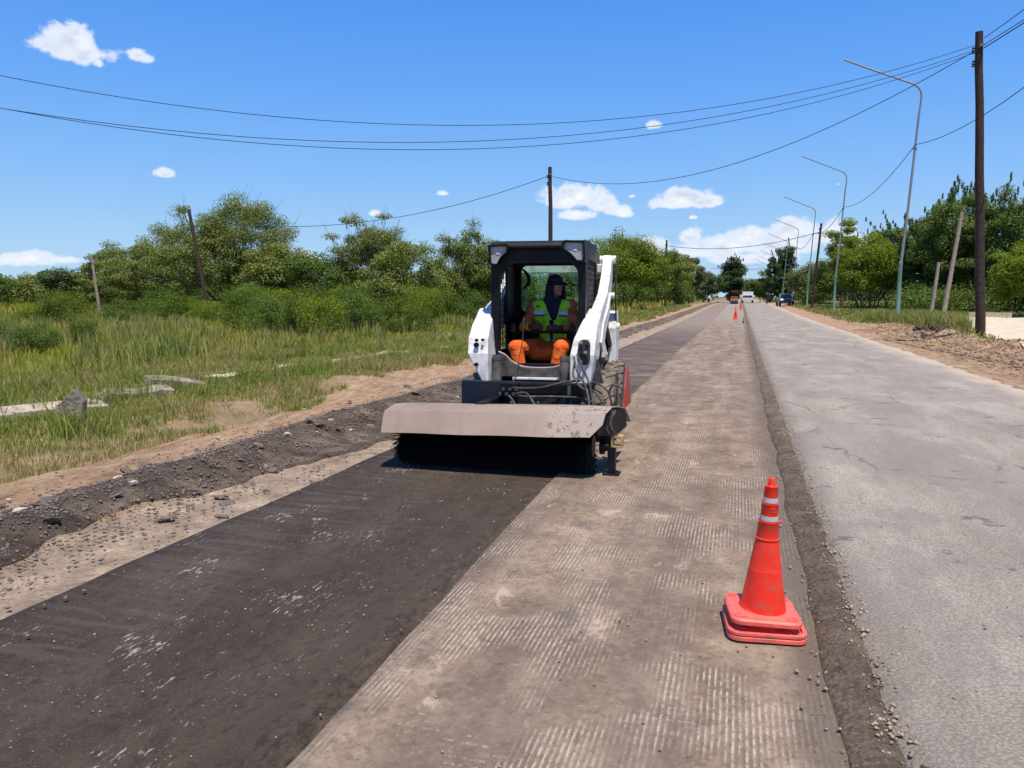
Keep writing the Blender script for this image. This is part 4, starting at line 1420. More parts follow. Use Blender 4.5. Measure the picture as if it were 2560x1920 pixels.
ordn = ['nearest', 'second', 'third', 'fourth', 'fifth', 'sixth', 'seventh', 'eighth', 'ninth', 'tenth']
for k in range(10):
    lamp(42 + 27 * k, '%s street lamp on the right, counted from the camera%s' % (ordn[k], ', bare curved arm over the road' if k < 3 else ''), k)


def wire(pts3, sag, label, r=.02, n=40):
    a, b_ = Vector(pts3[0]), Vector(pts3[1])
    b = MB()
    P = []
    for k in range(n + 1):
        t_ = k / n
        p = a.lerp(b_, t_)
        p.z -= 4 * sag * t_ * (1 - t_)
        P.append(p)
    b.tube(P, r, 5)
    b.build('overhead_cable', M['wire'], None, label=label, cat='cable', group='overhead cables')


wire(((6.85, 28.1, 9.45), (-24, 11, 8.73)), 2.89, 'uppermost of the three long cables crossing the sky to the left edge', .0095)
wire(((6.85, 28.1, 9.30), (-24, 11, 7.66)), 2.74, 'middle one of the three long cables crossing the sky to the left edge', .0095)
wire(((6.85, 28.1, 9.23), (-24, 11, 7.95)), 3.04, 'lowest of the three long cables crossing the sky to the left edge', .0095)
wire(((6.85, 28.1, 9.30), (-10.8, 45.1, 8.66)), 1.8, 'cable from the tall right pole down to the pole behind the cab', .014)
wire(((-10.9, 45.1, 8.73), (-35.1, 43.8, 6.75)), 1.48, 'thin cable from the pole behind the cab to the leaning pole', .018)
wire(((8.0, 15, 8.7), (7.85, 42, 8.9)), .95, 'lamp cable arriving at the nearest street lamp from the right edge', .016)
wire(((7.85, 42, 8.9), (7.85, 69, 8.9)), .75, 'lamp cable between the nearest and the second street lamp', .018)
wire(((7.85, 69, 8.9), (7.85, 96, 8.9)), .8, 'lamp cable between the second and the third street lamp', .024)
wire(((7.85, 96, 8.9), (7.85, 123, 8.9)), .8, 'lamp cable between the third and the fourth street lamp', .028)
wire(((-8.6, 94.7, 7.68), (7.55, 84.1, 8.1)), .91, 'cable spanning the road between the two distant wooden poles', .03)
wire(((7.0, 28.0, 9.6), (9.4, -8, 9.4)), .5, 'upper cable leaving the tall right pole to the right edge', .013)
wire(((7.0, 28.0, 9.4), (9.4, -8, 9.0)), .7, 'middle cable leaving the tall right pole to the right edge', .013)
wire(((7.0, 28.0, 9.3), (8.0, 15, 8.7)), .1, 'thick lower cable leaving the tall right pole to the right edge', .018)
wire(((-6, 165, 7.4), (9, 160, 7.6)), .5, 'farthest thin cable crossing above the road end', .04)

# ------------------------------------------------------------------ concrete pieces on the left
def block(name, pts, y0, y1, loc, rot, label, cat, mat=None, bevel=.012):
    b = MB()
    b.prism(pts, y0, y1, 'y')
    o = b.build(name, mat or M['concrete'], None, bevel=bevel, label=label, cat=cat)
    o.location = loc
    o.rotation_euler = rot
    return o


# gutter: three cast sections, each with two lips and a channel
for k, (gx_, gy_, gl, gr, lab) in enumerate([(-8.75, 7.35, 2.2, -.42, 'pale concrete gutter section at the left edge behind the upright block'), ]):
    root = empty('concrete_gutter', (gx_, gy_, Hz(gx_, gy_) + .02), (0, 0, gr), label=lab, cat='gutter')
    for q in range(6):
        b = MB()
        y0 = -gl / 2 + q * gl / 6
        b.prism([(-.32, -.1), (.32, -.1), (.32, .13), (.22, .14), (.12, .03), (-.12, .03), (-.22, .15), (-.32, .14)], y0 + .008, y0 + gl / 6 - .008, 'y')
        o = b.build('segment', M['concrete'], root, bevel=.01)
        o.rotation_euler = (rnd.gauss(0, .01), rnd.gauss(0, .02), 0)
block('concrete_block', [(-.14, -.1), (.14, -.1), (.17, .17), (.08, .33), (-.14, .10)], -.13, .13, (-7.6, 7.2, Hz(-7.6, 7.2) + .09), (0, 0, .6), 'wedge shaped broken concrete block standing in the grass at left', 'concrete block', M['oldconcrete'])
block('concrete_slab', [(-.5, -.12), (.5, -.12), (.52, .06), (.3, .09), (.05, .05), (-.2, .10), (-.38, .12), (-.5, .04)], -.22, .2, (-8.75, 9.5, Hz(-8.75, 9.5) + .03), (.10, -.05, .95), 'front broken concrete slab lying tilted in the meadow', 'concrete slab', M['oldconcrete'])
block('concrete_slab', [(-.38, -.06), (.62, -.06), (.66, -.03), (.3, .04), (-.1, .07), (-.36, .06)], -.2, .22, (-8.9, 10.45, Hz(-8.9, 10.45) + .09), (.1, .10, 1.0), 'rear broken concrete slab with dark edge, higher one in the meadow', 'concrete slab', M['oldconcrete'])
o = link('concrete_lump', rock_mesh('concrete_lump', .55, 91), M['palestone'])
o.location = (-8.5, 8.5, Hz(-8.5, 8.5) + .07)
o.scale = (.16, .12, .12)
props(o, 'pale concrete lump between the wedge block and the slabs', 'concrete lump')
poly_strip('gutter_path', [(-9.6, 12.2, .2), (-9.35, 14.5, .4), (-9.0, 18, .35), (-8.6, 22, .5), (-8.3, 26, .5)], M['driveway'], dz=.035, m=4, amp=1.2)
#poly_strip('pale_clay_patch', [(-7.4, 10.4, .3), (-6.9, 11.8, .8), (-6.5, 13.6, .9), (-6.1, 15.6, .4)], M['sand'], dz=.06, m=8, amp=.6)
poly_strip('far_concrete_path', [(-14, 74, 1.2), (-11.5, 82, 1.2), (-9.6, 92, 1.0), (-8.9, 100, 1.0)], M['driveway'], dz=.06, m=4, amp=.2)
# culvert kerb and fence at the right edge
block('culvert_headwall', [(-1.1, -.1), (1.1, -.1), (1.1, .32), (-1.1, .32)], -.15, .15, (14.4, 52.5, Hz(14.4, 52.5)), (0, 0, -.2), 'low pale concrete headwall behind the tall right pole', 'headwall')
for k, (px_, py_, hh_, lab) in enumerate([(14.2, 45.4, 1.5, 'leftmost rough fence post at the right edge'), (14.75, 45.2, 1.75, 'second rough fence post from left at the right edge'), (15.2, 45.0, 1.6, 'third rough fence post from left at the right edge'), (15.75, 44.9, 1.8, 'rightmost rough fence post at the right edge')]):
    b = MB()
    b.tube([(0, 0, -.2), (.02, 0, hh_ * .5), (.05 * (-1) ** k, 0, hh_)], [.08, .075, .06], 8)
    o = b.build('fence_post', M['greywood'], None, smooth=True, label=lab, cat='fence post', group='rough fence posts at the right edge')
    o.location = (px_, py_, Hz(px_, py_))

# branch lying at the second lamp, dark stump
b = MB()
b.tube(bez([(0, 0, .05), (.5, .1, .12), (1.0, 0, .3), (1.3, .1, .6)], 4), .05, 6)
b.tube(bez([(.5, .1, .12), (.3, 0, .4), (.35, .1, .6)], 4), .025, 5)
o = b.build('fallen_branch', M['bark'], None, label='fallen branch on the right verge near the second lamp post', cat='branch')
o.location = (6.7, 60, Hz(6.7, 60) + .04)
# root tangle on the dirt bank
b = MB()
for k in range(26):
    a = rnd.random() * 6.28
    p = Vector((rnd.gauss(0, .45), rnd.gauss(0, .5), .05))
    b.tube([p, p + Vector((math.cos(a) * .3, math.sin(a) * .3, .12 + .1 * rnd.random())), p + Vector((math.cos(a) * .6, math.sin(a) * .6, -.02))], [.03, .022, .01], 5)
o = b.build('root_heap', M['bark'], None, label='heap of dug up roots on the dirt bank before the big pole', cat='roots')
o['kind'] = 'stuff'
o.location = (6.7, 30.5, Hz(6.7, 30.5) + .03)


# ------------------------------------------------------------------ traffic cones
def cone_base(w, h, z0, mat, parent, name='base'):
    b = MB()
    o_ = rrect(-w / 2, w / 2, -w / 2, w / 2, w * .16, 5)
    i_ = rrect(-w / 2 + .012, w / 2 - .012, -w / 2 + .012, w / 2 - .012, w * .14, 5)
    n = len(o_)
    ly = [(o_, z0), (o_, z0 + h * .55), (i_, z0 + h * .8), (rrect(-w * .40, w * .40, -w * .40, w * .40, w * .12, 5), z0 + h * .8), (rrect(-w * .34, w * .34, -w * .34, w * .34, w * .2, 5), z0 + h * 1.0)]
    vs = [(p[0], p[1], z) for ring_, z in ly for p in ring_]
    fs = [tuple(range(n))[::-1], tuple(range(n * (len(ly) - 1), n * len(ly)))]
    for i in range(len(ly) - 1):
        for k in range(n):
            fs.append((i * n + k, i * n + (k + 1) % n, (i + 1) * n + (k + 1) % n, (i + 1) * n + k))
    b.add(vs, fs)
    # corner recess rims and ribs
    for sx in (-1, 1):
        for sy in (-1, 1):
            cx_, cy_ = sx * w * .36, sy * w * .36
            b.ring(rrect(cx_ - .028, cx_ + .028, cy_ - .018, cy_ + .018, .004, 1), rrect(cx_ - .02, cx_ + .02, cy_ - .011, cy_ + .011, .003, 1), z0 + h * .78, z0 + h * .98, 'z')
    return b.build(name, mat, parent, bevel=.003)


CS = .955
lower = empty('traffic_cone', (.158, 3.80, .045), (0, 0, .11), label='lower cone of the nearest stacked pair, only its red base shows', cat='traffic cone')
cone_base(.37, .034, .0, M['conebase'], lower)
b = MB()
b.ring(rrect(-.185, .185, -.185, .185, .06, 5), rrect(-.165, .165, -.165, .165, .05, 5), .026, .042, 'z')
b.build('base_rim', M['conebase'], lower, bevel=.003)
b = MB()
b.lathe([(.118, .03), (.075, .30), (.07, .30), (.112, .03)], (0, 0, 0), 'z', 32, True)
b.build('shaft', M['cone'], lower, smooth=True)

upper = empty('traffic_cone', (.150, 3.81, .114), (.02, math.radians(2.0), .15), label='nearest orange red traffic cone stacked on another, with white bands', cat='traffic cone')
cone_base(.345, .036, .0, M['conebase'], upper)
b = MB()
b.lathe([(.122, .024), (.117, .034), (.105, .06), (.0575, .392), (.060, .395), (.060, .402), (.054, .404), (.054, .41)], (0, 0, 0), 'z', 40)
b.build('shaft', M['cone'], upper, smooth=True)
for nm, z0, z1, r0_, r1_ in [('lower_collar', .402, .488, .0545, .0485), ('middle_collar', .490, .580, .0435, .0400), ('top_collar', .582, .668, .0355, .0315)]:
    b = MB()
    b.lathe([(r0_, z0), (r1_ + .001, z1 - .006), (r1_ + .002, z1 - .004), (r1_ + .002, z1), (r1_ - .008, z1 + .001)], (0, 0, 0), 'z', 32)
    b.build('collar', M['cone'], upper, smooth=True)
b = MB()
b.lathe([(.022, .668), (.018, .672), (.0165, .705), (.014, .708)], (0, 0, 0), 'z', 20)
b.build('tip', M['cone'], upper, smooth=True)
for z0, z1, r0_, r1_ in [(.494, .518, .0449, .0439), (.586, .610, .0369, .0359)]:
    b = MB()
    b.lathe([(r0_, z0), (r1_, z1), (r1_ - .002, z1), (r0_ - .002, z0)], (0, 0, 0), 'z', 32, True)
    b.build('reflective_band', M['reflect'], upper, smooth=True)
b = MB()
b.ring(rrect(-.003, .019, .540, .562, .004, 2), rrect(.0, .016, .543, .559, .003, 2), -.0435, -.034, 'y')
b.build('hole_rim', M['cone'], upper)
b = MB()
b.prism(rrect(.0, .016, .543, .559, .003, 2), -.0425, -.036, 'y')
b.build('hole', material('hole_grey', (.12, .10, .08), .9), upper)
b = MB()
b.box(.052, .068, -.012, -.004, .486, .490)
b.build('tab', M['cone'], upper)


upper.scale = (CS, CS, CS)
lower.scale = (.98, .98, 1)


def simple_cone(x, y, label, s_=1.0):
    root = empty('traffic_cone', (x, y, Hz(x, y) + .11), label=label, cat='traffic cone', group='distant traffic cones along the seam')
    cone_base(.38, .04, 0, M['conebase'], root)
    b = MB()
    b.lathe([(.12, .03), (.105, .06), (.055, .42), (.06, .43), (.05, .44), (.03, .70), (.02, .74)], (0, 0, 0), 'z', 20)
    b.build('shaft', M['cone'], root, smooth=True)
    b = MB()
    b.lathe([(.047, .50), (.043, .54), (.040, .54), (.044, .50)], (0, 0, 0), 'z', 20, True)
    b.build('reflective_band', M['reflect'], root)
    root.scale = (s_, s_, s_)


simple_cone(-.25, 55, 'bright red cone farther up the seam, second in line', 1.25)
simple_cone(.12, 88, 'faint distant cone, third in line up the seam', 1.2)
simple_cone(.15, 108, 'tiny distant cone, fourth in line up the seam', 1.2)

# ------------------------------------------------------------------ skid steer loader with sweeper
OX, OY = -2.07, 9.0
ROAD = .022
RZ = math.radians(4.5)
machine = empty('skid_steer_loader', (OX - math.sin(RZ), 8.0 + math.cos(RZ), ROAD), (0, 0, RZ), label='white and black skid steer loader with a tan rotary sweeper in front', cat='loader')
OFF = (0, OY, 0)
FIXM = None


def world_to_root(q):
    """local point given in the unrotated frame -> local point of the slightly turned loader"""
    w_ = Vector((q[0] + OX, q[1] + OY, q[2] + ROAD)) - Vector((OX - math.sin(RZ), 8.0 + math.cos(RZ), ROAD))
    return Matrix.Rotation(-RZ, 3, 'Z') @ w_


def P_(name, fn, mat, parent=machine, smooth=False, bevel=.006, label=None):
    b = MB(OFF)
    fn(b)
    if FIXM:
        b.v = [world_to_root(q) for q in b.v]
    o = b.build(name, mat, parent, smooth=smooth, bevel=bevel, label=label)
    return o


# chassis and engine
P_('chassis', lambda b: (b.box(-.44, .44, 8.2, 10.45, .26, .74), b.box(-.52, .52, 9.3, 10.4, .74, .80)), M['black'])
P_('engine_cover', lambda b: b.prism([(9.32, .80), (10.42, .80), (10.42, 1.28), (10.2, 1.45), (9.32, 1.45)], -.47, .47, 'x'), M['black'])
P_('tailgate', lambda b: b.prism([(10.42, .5), (10.62, .5), (10.62, 1.25), (10.42, 1.38)], -.5, .5, 'x'), M['white'])
for k in range(7):
    P_('side_grille_bar', lambda b: b.box(.472, .488, 9.42 + k * .12, 9.48 + k * .12, .84, 1.36), M['greysteel'], bevel=0)


def wheel(x, y, side):
    r, w = .41, .25
    t_ = MB()
    cx_ = 0
    prof = [(r * .56, -w / 2 + .03), (r * .72, -w / 2), (r * .90, -w / 2 + .005), (r * .955, -w / 2 + .04), (r * .965, 0), (r * .955, w / 2 - .04), (r * .90, w / 2 - .005), (r * .72, w / 2), (r * .56, w / 2 - .03)]
    t_.lathe(prof, (0, 0, 0), 'x', 40)
    n = 18
    for k in range(n):
        for sg in (-1, 1):
            a0 = 2 * PI * (k + (.5 if sg > 0 else 0)) / n
            vs = []
            for xx, da, wd in ((sg * w * .52, 0.0, .07), (sg * w * .04, .20, .055)):
                for rr in (r * .88, r * 1.0 if abs(xx) < w * .4 else r * .975):
                    for q in (-wd, wd):
                        a = a0 + da + q
                        vs.append((xx, rr * math.cos(a), rr * math.sin(a)))
            t_.add(vs, [(0, 1, 3, 2), (4, 6, 7, 5), (0, 4, 5, 1), (2, 3, 7, 6), (0, 2, 6, 4), (1, 5, 7, 3)])
    ty = t_.build('wheel', M['rubber'], machine, smooth=True)
    ty.location = (x, y - OY, r - .01)
    rm = MB()
    s_ = side
    rm.lathe([(r * .57, s_ * (-w / 2 + .04)), (r * .57, s_ * (w / 2 - .02)), (r * .53, s_ * (w / 2 - .02)), (r * .45, s_ * (w / 2 - .08)), (r * .2, s_ * (w / 2 - .08)), (r * .18, s_ * (w / 2 - .04)), (.01, s_ * (w / 2 - .04))], (0, 0, 0), 'x', 24)
    rm.build('rim', M['greysteel'], ty, smooth=True)


for sx in (-1, 1):
    for yy in (8.62, 9.86):
        wheel(sx * .69, yy, sx)

# cab ----------------------------------------------------------------
def ringpts(x0, x1, z0, z1, r):
    return rrect(x0, x1, z0, z1, r, 6)


cab = P_('cab', lambda b: b.ring(ringpts(-.525, .505, .74, 2.19, (.02, .02, .07, .07)), ringpts(-.44, .425, .90, 1.985, (.16, .16, .14, .2)), 8.06, 8.16, 'y'), M['black'], bevel=.008)
P_('roof', lambda b: b.prism([(8.00, 2.15), (8.04, 2.21), (8.3, 2.235), (9.1, 2.235), (9.26, 2.20), (9.30, 2.12), (8.04, 2.12)], -.52, .50, 'x'), M['black'], cab, bevel=.02)
P_('header', lambda b: b.prism([(8.16, 1.975), (8.16, 2.14), (9.22, 2.14), (9.22, 2.085), (8.5, 2.06)], -.50, .48, 'x'), M['black'], cab)
# side frames with wire grille
for sx, x0 in ((-1, -.525), (1, .465)):
    P_('side_frame', lambda b: b.ring(rrect(8.17, 9.30, .76, 2.12, (.05, .05, .14, .05), 6), rrect(8.27, 9.16, 1.02, 2.03, (.05, .05, .10, .10), 6), x0, x0 + .04, 'x'), M['black'], cab)

    def gr(b):
        xm = x0 + .018
        for k in range(1, 16):
            z = 1.02 + k * 1.01 / 16
            b.box(xm - .003, xm + .003, 8.25, 9.18, z - .003, z + .003)
        for k in range(1, 10):
            y = 8.27 + k * .89 / 10
            b.box(xm - .0045, xm + .0045, y - .0035, y + .0035, 1.0, 2.05)
    if sx < 0:
        P_('side_panel', lambda b: b.box(x0 + .008, x0 + .032, 8.76, 9.20, .98, 2.06), M['black'], cab, bevel=0)
    g_ = P_('window_grille', gr, M['greysteel'] if sx > 0 else M['black'], cab, bevel=0)
    g_['kind'] = 'stuff'
# rear wall with window
P_('rear_wall', lambda b: b.ring(rrect(-.52, .48, .80, 2.10, .04, 6), rrect(-.42, .30, 1.44, 2.0, .06, 6), 9.22, 9.28, 'y'), M['black'], cab)
P_('rear_window', lambda b: b.box(-.44, .32, 9.245, 9.252, 1.42, 2.02), M['glass'], cab, bevel=0)
# floor pan with raised rim in front
pan = [(-.435, .76), (.42, .76), (.42, 1.0), (.36, .985), (.29, .92), (.22, .875), (.10, .855), (-.10, .855), (-.20, .875), (-.29, .92), (-.36, .985), (-.435, 1.02)]
P_('front_apron', lambda b: b.prism(pan, 8.02, 8.055, 'y'), M['greysteel'], cab)
rim = [(-.435, 8.03, 1.03), (-.36, 8.03, .995), (-.29, 8.03, .93), (-.20, 8.03, .883), (-.10, 8.03, .863), (.10, 8.03, .863), (.22, 8.03, .883), (.29, 8.03, .93), (.36, 8.03, .995), (.42, 8.03, 1.01)]
P_('apron_rim', lambda b: b.tube(bez(rim, 4), .010, 6), material('pinkish_worn_edge', (.40, .29, .30), .5), cab, smooth=True, bevel=0)
P_('step', lambda b: b.box(-.27, .32, 7.97, 8.06, .735, .758), M['white'], cab, bevel=.003)
P_('floor', lambda b: b.box(-.47, .45, 8.16, 9.2, .66, .70), M['black'], cab)
# front corner lamps
LL = [(-.535, 2.175), (-.33, 2.185), (-.315, 2.165), (-.32, 2.10), (-.385, 2.055), (-.425, 1.99), (-.44, 1.955), (-.50, 1.955), (-.52, 1.97)]
LR = [(.50, 2.205), (.29, 2.215), (.258, 2.19), (.262, 2.13), (.345, 2.08), (.40, 2.02), (.43, 1.985), (.50, 1.985), (.512, 2.01)]
for sgn, poly in ((-1, LL), (1, LR)):
    cx_ = sum(p[0] for p in poly) / len(poly)
    cz_ = sum(p[1] for p in poly) / len(poly)
    inn = [(cx_ + (p[0] - cx_) * .80, cz_ + (p[1] - cz_) * .80) for p in poly]
    lh = P_('work_lamp', lambda b: b.ring(poly, inn, 7.955, 8.058, 'y'), M['black'], bevel=.005)
    P_('lens', lambda b: b.prism(inn, 7.985, 8.0, 'y'), M['lens'], lh, bevel=0)
    P_('bulb', lambda b: b.ball((cx_ + sgn * .01, 7.983, cz_ + .02), (.025, .006, .014)), M['bulb'], lh, smooth=True, bevel=0)
# seat and levers
st_ = P_('seat', lambda b: b.box(-.24, .28, 8.62, 9.12, .86, .98), M['seat'], bevel=.04)
P_('backrest', lambda b: b.prism([(9.02, .95), (9.14, .95), (9.20, 1.5), (9.10, 1.52)], -.22, .26, 'x'), M['seat'], st_, bevel=.04)
for sx in (-.36, .315):
    lv = P_('control_lever', lambda b: b.tube([(sx, 8.5, .95), (sx, 8.46, 1.2)], .014, 8), M['black'], bevel=0)
    P_('knob', lambda b: b.ball((sx, 8.455, 1.27), (.04, .04, .06)), M['seat'], lv, smooth=True, bevel=0)
P_('armrest', lambda b: (b.box(-.46, -.34, 8.5, 9.1, 1.02, 1.1), b.box(.36, .44, 8.5, 9.1, 1.02, 1.1)), M['seat'], bevel=.02)
# overhead clutter in the rear window: mirror arm
P_('mirror_bracket', lambda b: b.tube(bez([(-.40, 9.2, 1.96), (-.33, 9.19, 1.88), (-.32, 9.18, 1.80), (-.38, 9.17, 1.72)], 6), [.012 + .012 * math.sin(PI * k / 18) for k in range(19)], 8), M['black'], cab, smooth=True, bevel=0)

# lift arms ------------------------------------------------------------
def lower_arm(b, s_):
    prof = [(7.72, .72), (7.71, 1.03), (7.76, 1.19), (7.93, 1.33), (8.25, 1.50), (8.42, 1.42), (8.36, 1.14), (8.10, .98), (7.98, .72)]
    n = len(prof)
    vs = []
    for side in (0, 1):
        for (y, z) in prof:
            inner = (.385 if s_ > 0 else .475) + (.0 if z < 1.1 else (z - 1.1) * (.35 if s_ > 0 else .12))
            outer = (.65 if s_ > 0 else .705) - (max(0, .98 - z)) * (.2 if s_ > 0 else .62)
            vs.append((s_ * (inner if side == 0 else outer), y, z))
    b.add(vs, [tuple(range(n)), tuple(range(n, 2 * n))[::-1]] + [(i, (i + 1) % n, n + (i + 1) % n, n + i) for i in range(n)])


def upper_arm(b, s_):
    top = [(8.05, 1.40), (8.4, 1.53), (8.95, 1.67), (9.3, 1.87), (9.52, 2.09), (9.60, 2.14)]
    bot = [(8.05, 1.12), (8.5, 1.20), (9.05, 1.34), (9.45, 1.58), (9.72, 1.92), (9.74, 2.10)]
    prof = top + bot[::-1]
    b.prism(prof, s_ * .545, s_ * .66, 'x')


for s_ in (-1, 1):
    ar = P_('lift_arm', lambda b: lower_arm(b, s_), M['white'], bevel=.018)
    P_('upper_section', lambda b: upper_arm(b, s_), M['white'], ar, bevel=.014)
    P_('side_plate', lambda b: b.prism([(8.1, 1.14), (8.35, 1.34), (8.9, 1.50), (9.2, 1.66), (9.1, 1.42), (8.6, 1.23), (8.3, 1.02)], s_ * .662, s_ * .68, 'x'), M['greysteel'] if s_ < 0 else M['white'], ar, bevel=.003)
    P_('pivot_pin', lambda b: b.lathe([(.055, s_ * .50), (.055, s_ * .70)], (0, 9.66, 2.08), 'x', 16), M['white'], ar, smooth=True, bevel=0)
    P_('arm_pin', lambda b: b.lathe([(.035, s_ * .65), (.035, s_ * .72)], (0, 9.25, 1.64), 'x', 12), M['white'], ar, smooth=True, bevel=0)
    tw = P_('upright', lambda b: b.prism([(9.84, .62), (9.84, 1.22), (9.92, 1.40), (10.02, 1.44), (10.2, 1.44), (10.32, 1.25), (10.32, .62)], s_ * .60, s_ * .70, 'x'), M['white'], bevel=.01)
    P_('pin', lambda b: b.lathe([(.045, s_ * .65), (.045, s_ * .735)], (0, 10.0, 1.24), 'x', 14), M['white'], tw, smooth=True, bevel=0)
    P_('link_bar', lambda b: b.prism([(9.60, 2.10), (9.72, 2.12), (9.98, 1.30), (9.90, 1.26)], s_ * .685, s_ * .70, 'x'), M['greysteel'], ar, bevel=.004)
    cy_ = P_('lift_cylinder', lambda b: b.tube([(s_ * .61, 10.05, .92), (s_ * .61, 9.35, 1.22)], .042, 12), M['black'], smooth=True, bevel=0)
    P_('rod', lambda b: b.tube([(s_ * .61, 9.36, 1.216), (s_ * .61, 8.95, 1.39)], .022, 10), M['chrome'], cy_, smooth=True, bevel=0)
    tc = P_('tilt_cylinder', lambda b: b.tube([((.315 if s_ > 0 else -.415), 7.84, .70), ((.315 if s_ > 0 else -.415), 7.90, 1.0)], .053, 16), M['greysteel'], smooth=True, bevel=0)
    P_('clamp', lambda b: b.lathe([(.060, .0), (.060, .03)], ((.315 if s_ > 0 else -.415), 7.892, .95), 'z', 16), M['greysteel'], tc, smooth=True, bevel=0)
    P_('axle_guard', lambda b: b.prism([(9.2, .62), (9.9, .62), (10.1, .74), (9.35, .80)], s_ * .46, s_ * .56, 'x'), M['greysteel'], bevel=.005)
P_('crossbar', lambda b: b.box(-.55, .55, 9.60, 9.72, 1.92, 2.03), M['white'], bevel=.01)
P_('inner_gusset', lambda b: b.prism([(.56, .72), (.72, .72), (.66, .97), (.60, 1.0)], 7.90, 7.94, 'y'), M['greysteel'], bevel=.003)
# dark proud plate painting the shade of the coupler recess, right-hand arm
P_('recess_shade_plate', lambda b: b.prism(rrect(.475, .60, .93, 1.19, .055, 5), 7.694, 7.712, 'y'), M['greysteel'], bevel=.004)
for k in range(7):
    P_('coupler', lambda b: b.lathe([(.018, 0), (.018, .03), (.012, .045)], (.508 + (k % 2) * .05 + .005 * (k % 3), 7.65, .965 + .033 * k), 'y', 8), M['black'] if k % 3 else M['chrome'], smooth=True, bevel=0)
# latches on the left-hand arm
P_('latch', lambda b: (b.lathe([(.028, 7.69), (.028, 7.715)], (-.60, 0, 1.12), 'y', 12), b.lathe([(.018, 7.69), (.018, 7.715)], (-.597, 0, 1.17), 'y', 12), b.lathe([(.015, 7.69), (.015, 7.715)], (-.53, 0, 1.175), 'y', 10)), M['black'], bevel=0)
P_('latch', lambda b: (b.lathe([(.02, 7.69), (.02, 7.715)], (-.60, 0, .915), 'y', 12), b.box(-.635, -.60, 7.69, 7.712, .91, .92)), M['black'], bevel=0)

OFF = (.07, OY, 0)
FIXM = True
# coupler frame and sweeper ---------------------------------------------
P_('coupler_frame', lambda b: (b.box(-.655, .72, 7.60, 7.64, .46, .745), b.box(-.655, .72, 7.64, 7.73, .715, .745), b.box(-.655, .72, 7.64, 7.73, .46, .49)), M['navy'])
P_('frame_recess', lambda b: b.box(.02, .66, 7.585, 7.598, .635, .735), M['black'])
P_('frame_bracket', lambda b: (b.box(.50, .53, 7.55, 7.60, .635, .73), ), M['greysteel'], bevel=.002)
P_('push_arm', lambda b: (b.box(-.30, -.20, 7.0, 7.60, .50, .60), b.box(.30, .40, 7.0, 7.60, .50, .60)), M['black'])

prof = [(7.36, .38), (7.26, .52), (7.10, .555), (6.84, .583), (6.61, .545), (6.555, .46), (6.49, .355)]
hood_cols = np.linspace(0, 1, 30)
hb = MB(OFF)
vs, fs = [], []
lefts = [-1.04, -1.06, -1.07, -1.065, -1.07, -1.065, -1.055]
rights = [1.17, 1.13, 1.10, 1.07, 1.045, 1.03, .93]
for i, (y, z) in enumerate(prof):
    for t_ in hood_cols:
        x = lefts[i] * (1 - t_) + rights[i] * t_
        dent = .006 * mnoise.noise(Vector((x * 2.2, y * 3, 1)))
        vs.append((x, y + dent, z + dent + .055 * t_))
nc = len(hood_cols)
for i in range(len(prof) - 1):
    for k in range(nc - 1):
        fs.append((i * nc + k, i * nc + k + 1, (i + 1) * nc + k + 1, (i + 1) * nc + k))
hb.add(vs, fs)
hb.v = [world_to_root(q) for q in hb.v]
hood = hb.build('sweeper_hood', M['hood'], machine)
so_ = hood.modifiers.new('solidify', 'SOLIDIFY')
so_.thickness = .008
so_.offset = 0
hood.data.polygons.foreach_set('use_smooth', [False] * len(hood.data.polygons))
# end plates, brush, drive
for sx in (-1.0, 1.0):
    def endp(b):
        pp = [(7.33, .34), (7.25, .50), (7.10, .535), (6.84, .565), (6.64, .525), (6.60, .46), (6.56, .40), (6.8, .34), (7.1, .30)]
        n_ = len(pp)
        vs_ = []
        for dx_ in (0, .01):
            for (y_, z_) in pp:
                vs_.append((sx + (.0 if sx < 0 else (y_ - 6.7) * .20) + dx_, y_, z_ + (.05 if sx > 0 else 0)))
        b.add(vs_, [tuple(range(n_))[::-1], tuple(range(n_, 2 * n_))] + [(i, (i + 1) % n_, n_ + (i + 1) % n_, n_ + i) for i in range(n_)])
    P_('end_plate', endp, M['black'], bevel=0)
BY, BZ, BR = 6.86, .268, .265
brush = P_('brush_core', lambda b: b.lathe([(.10, -.98), (.10, .90)], (0, BY, BZ), 'x', 20), M['black'], smooth=True, bevel=0)
r_ = np.random.RandomState(9)
n = 15000
ring_id = r_.randint(0, 44, n)
bx = -.97 + ring_id * (1.84 / 43) + r_.normal(0, .010, n)
an = r_.rand(n) * 6.283
tip = BR * (.93 + .10 * r_.rand(n))
tx_ = bx + r_.normal(0, .022, n)
an2 = an + r_.normal(.05, .06, n)
b0 = np.stack([bx, BY - OY + .09 * np.cos(an), BZ + .09 * np.sin(an)], -1)
b1 = np.stack([bx + .004, BY - OY + .09 * np.cos(an + .05), BZ + .09 * np.sin(an + .05)], -1)
b2 = np.stack([tx_, BY - OY + tip * np.cos(an2), np.maximum(BZ + tip * np.sin(an2), .004)], -1)
b3 = np.stack([tx_ + .005, BY - OY + tip * np.cos(an2 + .012), np.maximum(BZ + tip * np.sin(an2 + .012), .004)], -1)
V = np.stack([b0, b1, b3, b2], 1).reshape(-1, 3) - np.array([.07, 0, 0])
V = np.array([tuple(world_to_root(q)) for q in V.tolist()])
o = link('bristles', np_mesh('bristles', V, np.arange(4 * n).reshape(n, 4)), M['bristle'], brush)
o['kind'] = 'stuff'
P_('brush_motor', lambda b: b.lathe([(.07, 0), (.07, .04), (.04, .04), (.04, .08)], (.96, BY, BZ), 'x', 18), M['black'], smooth=True, bevel=0)
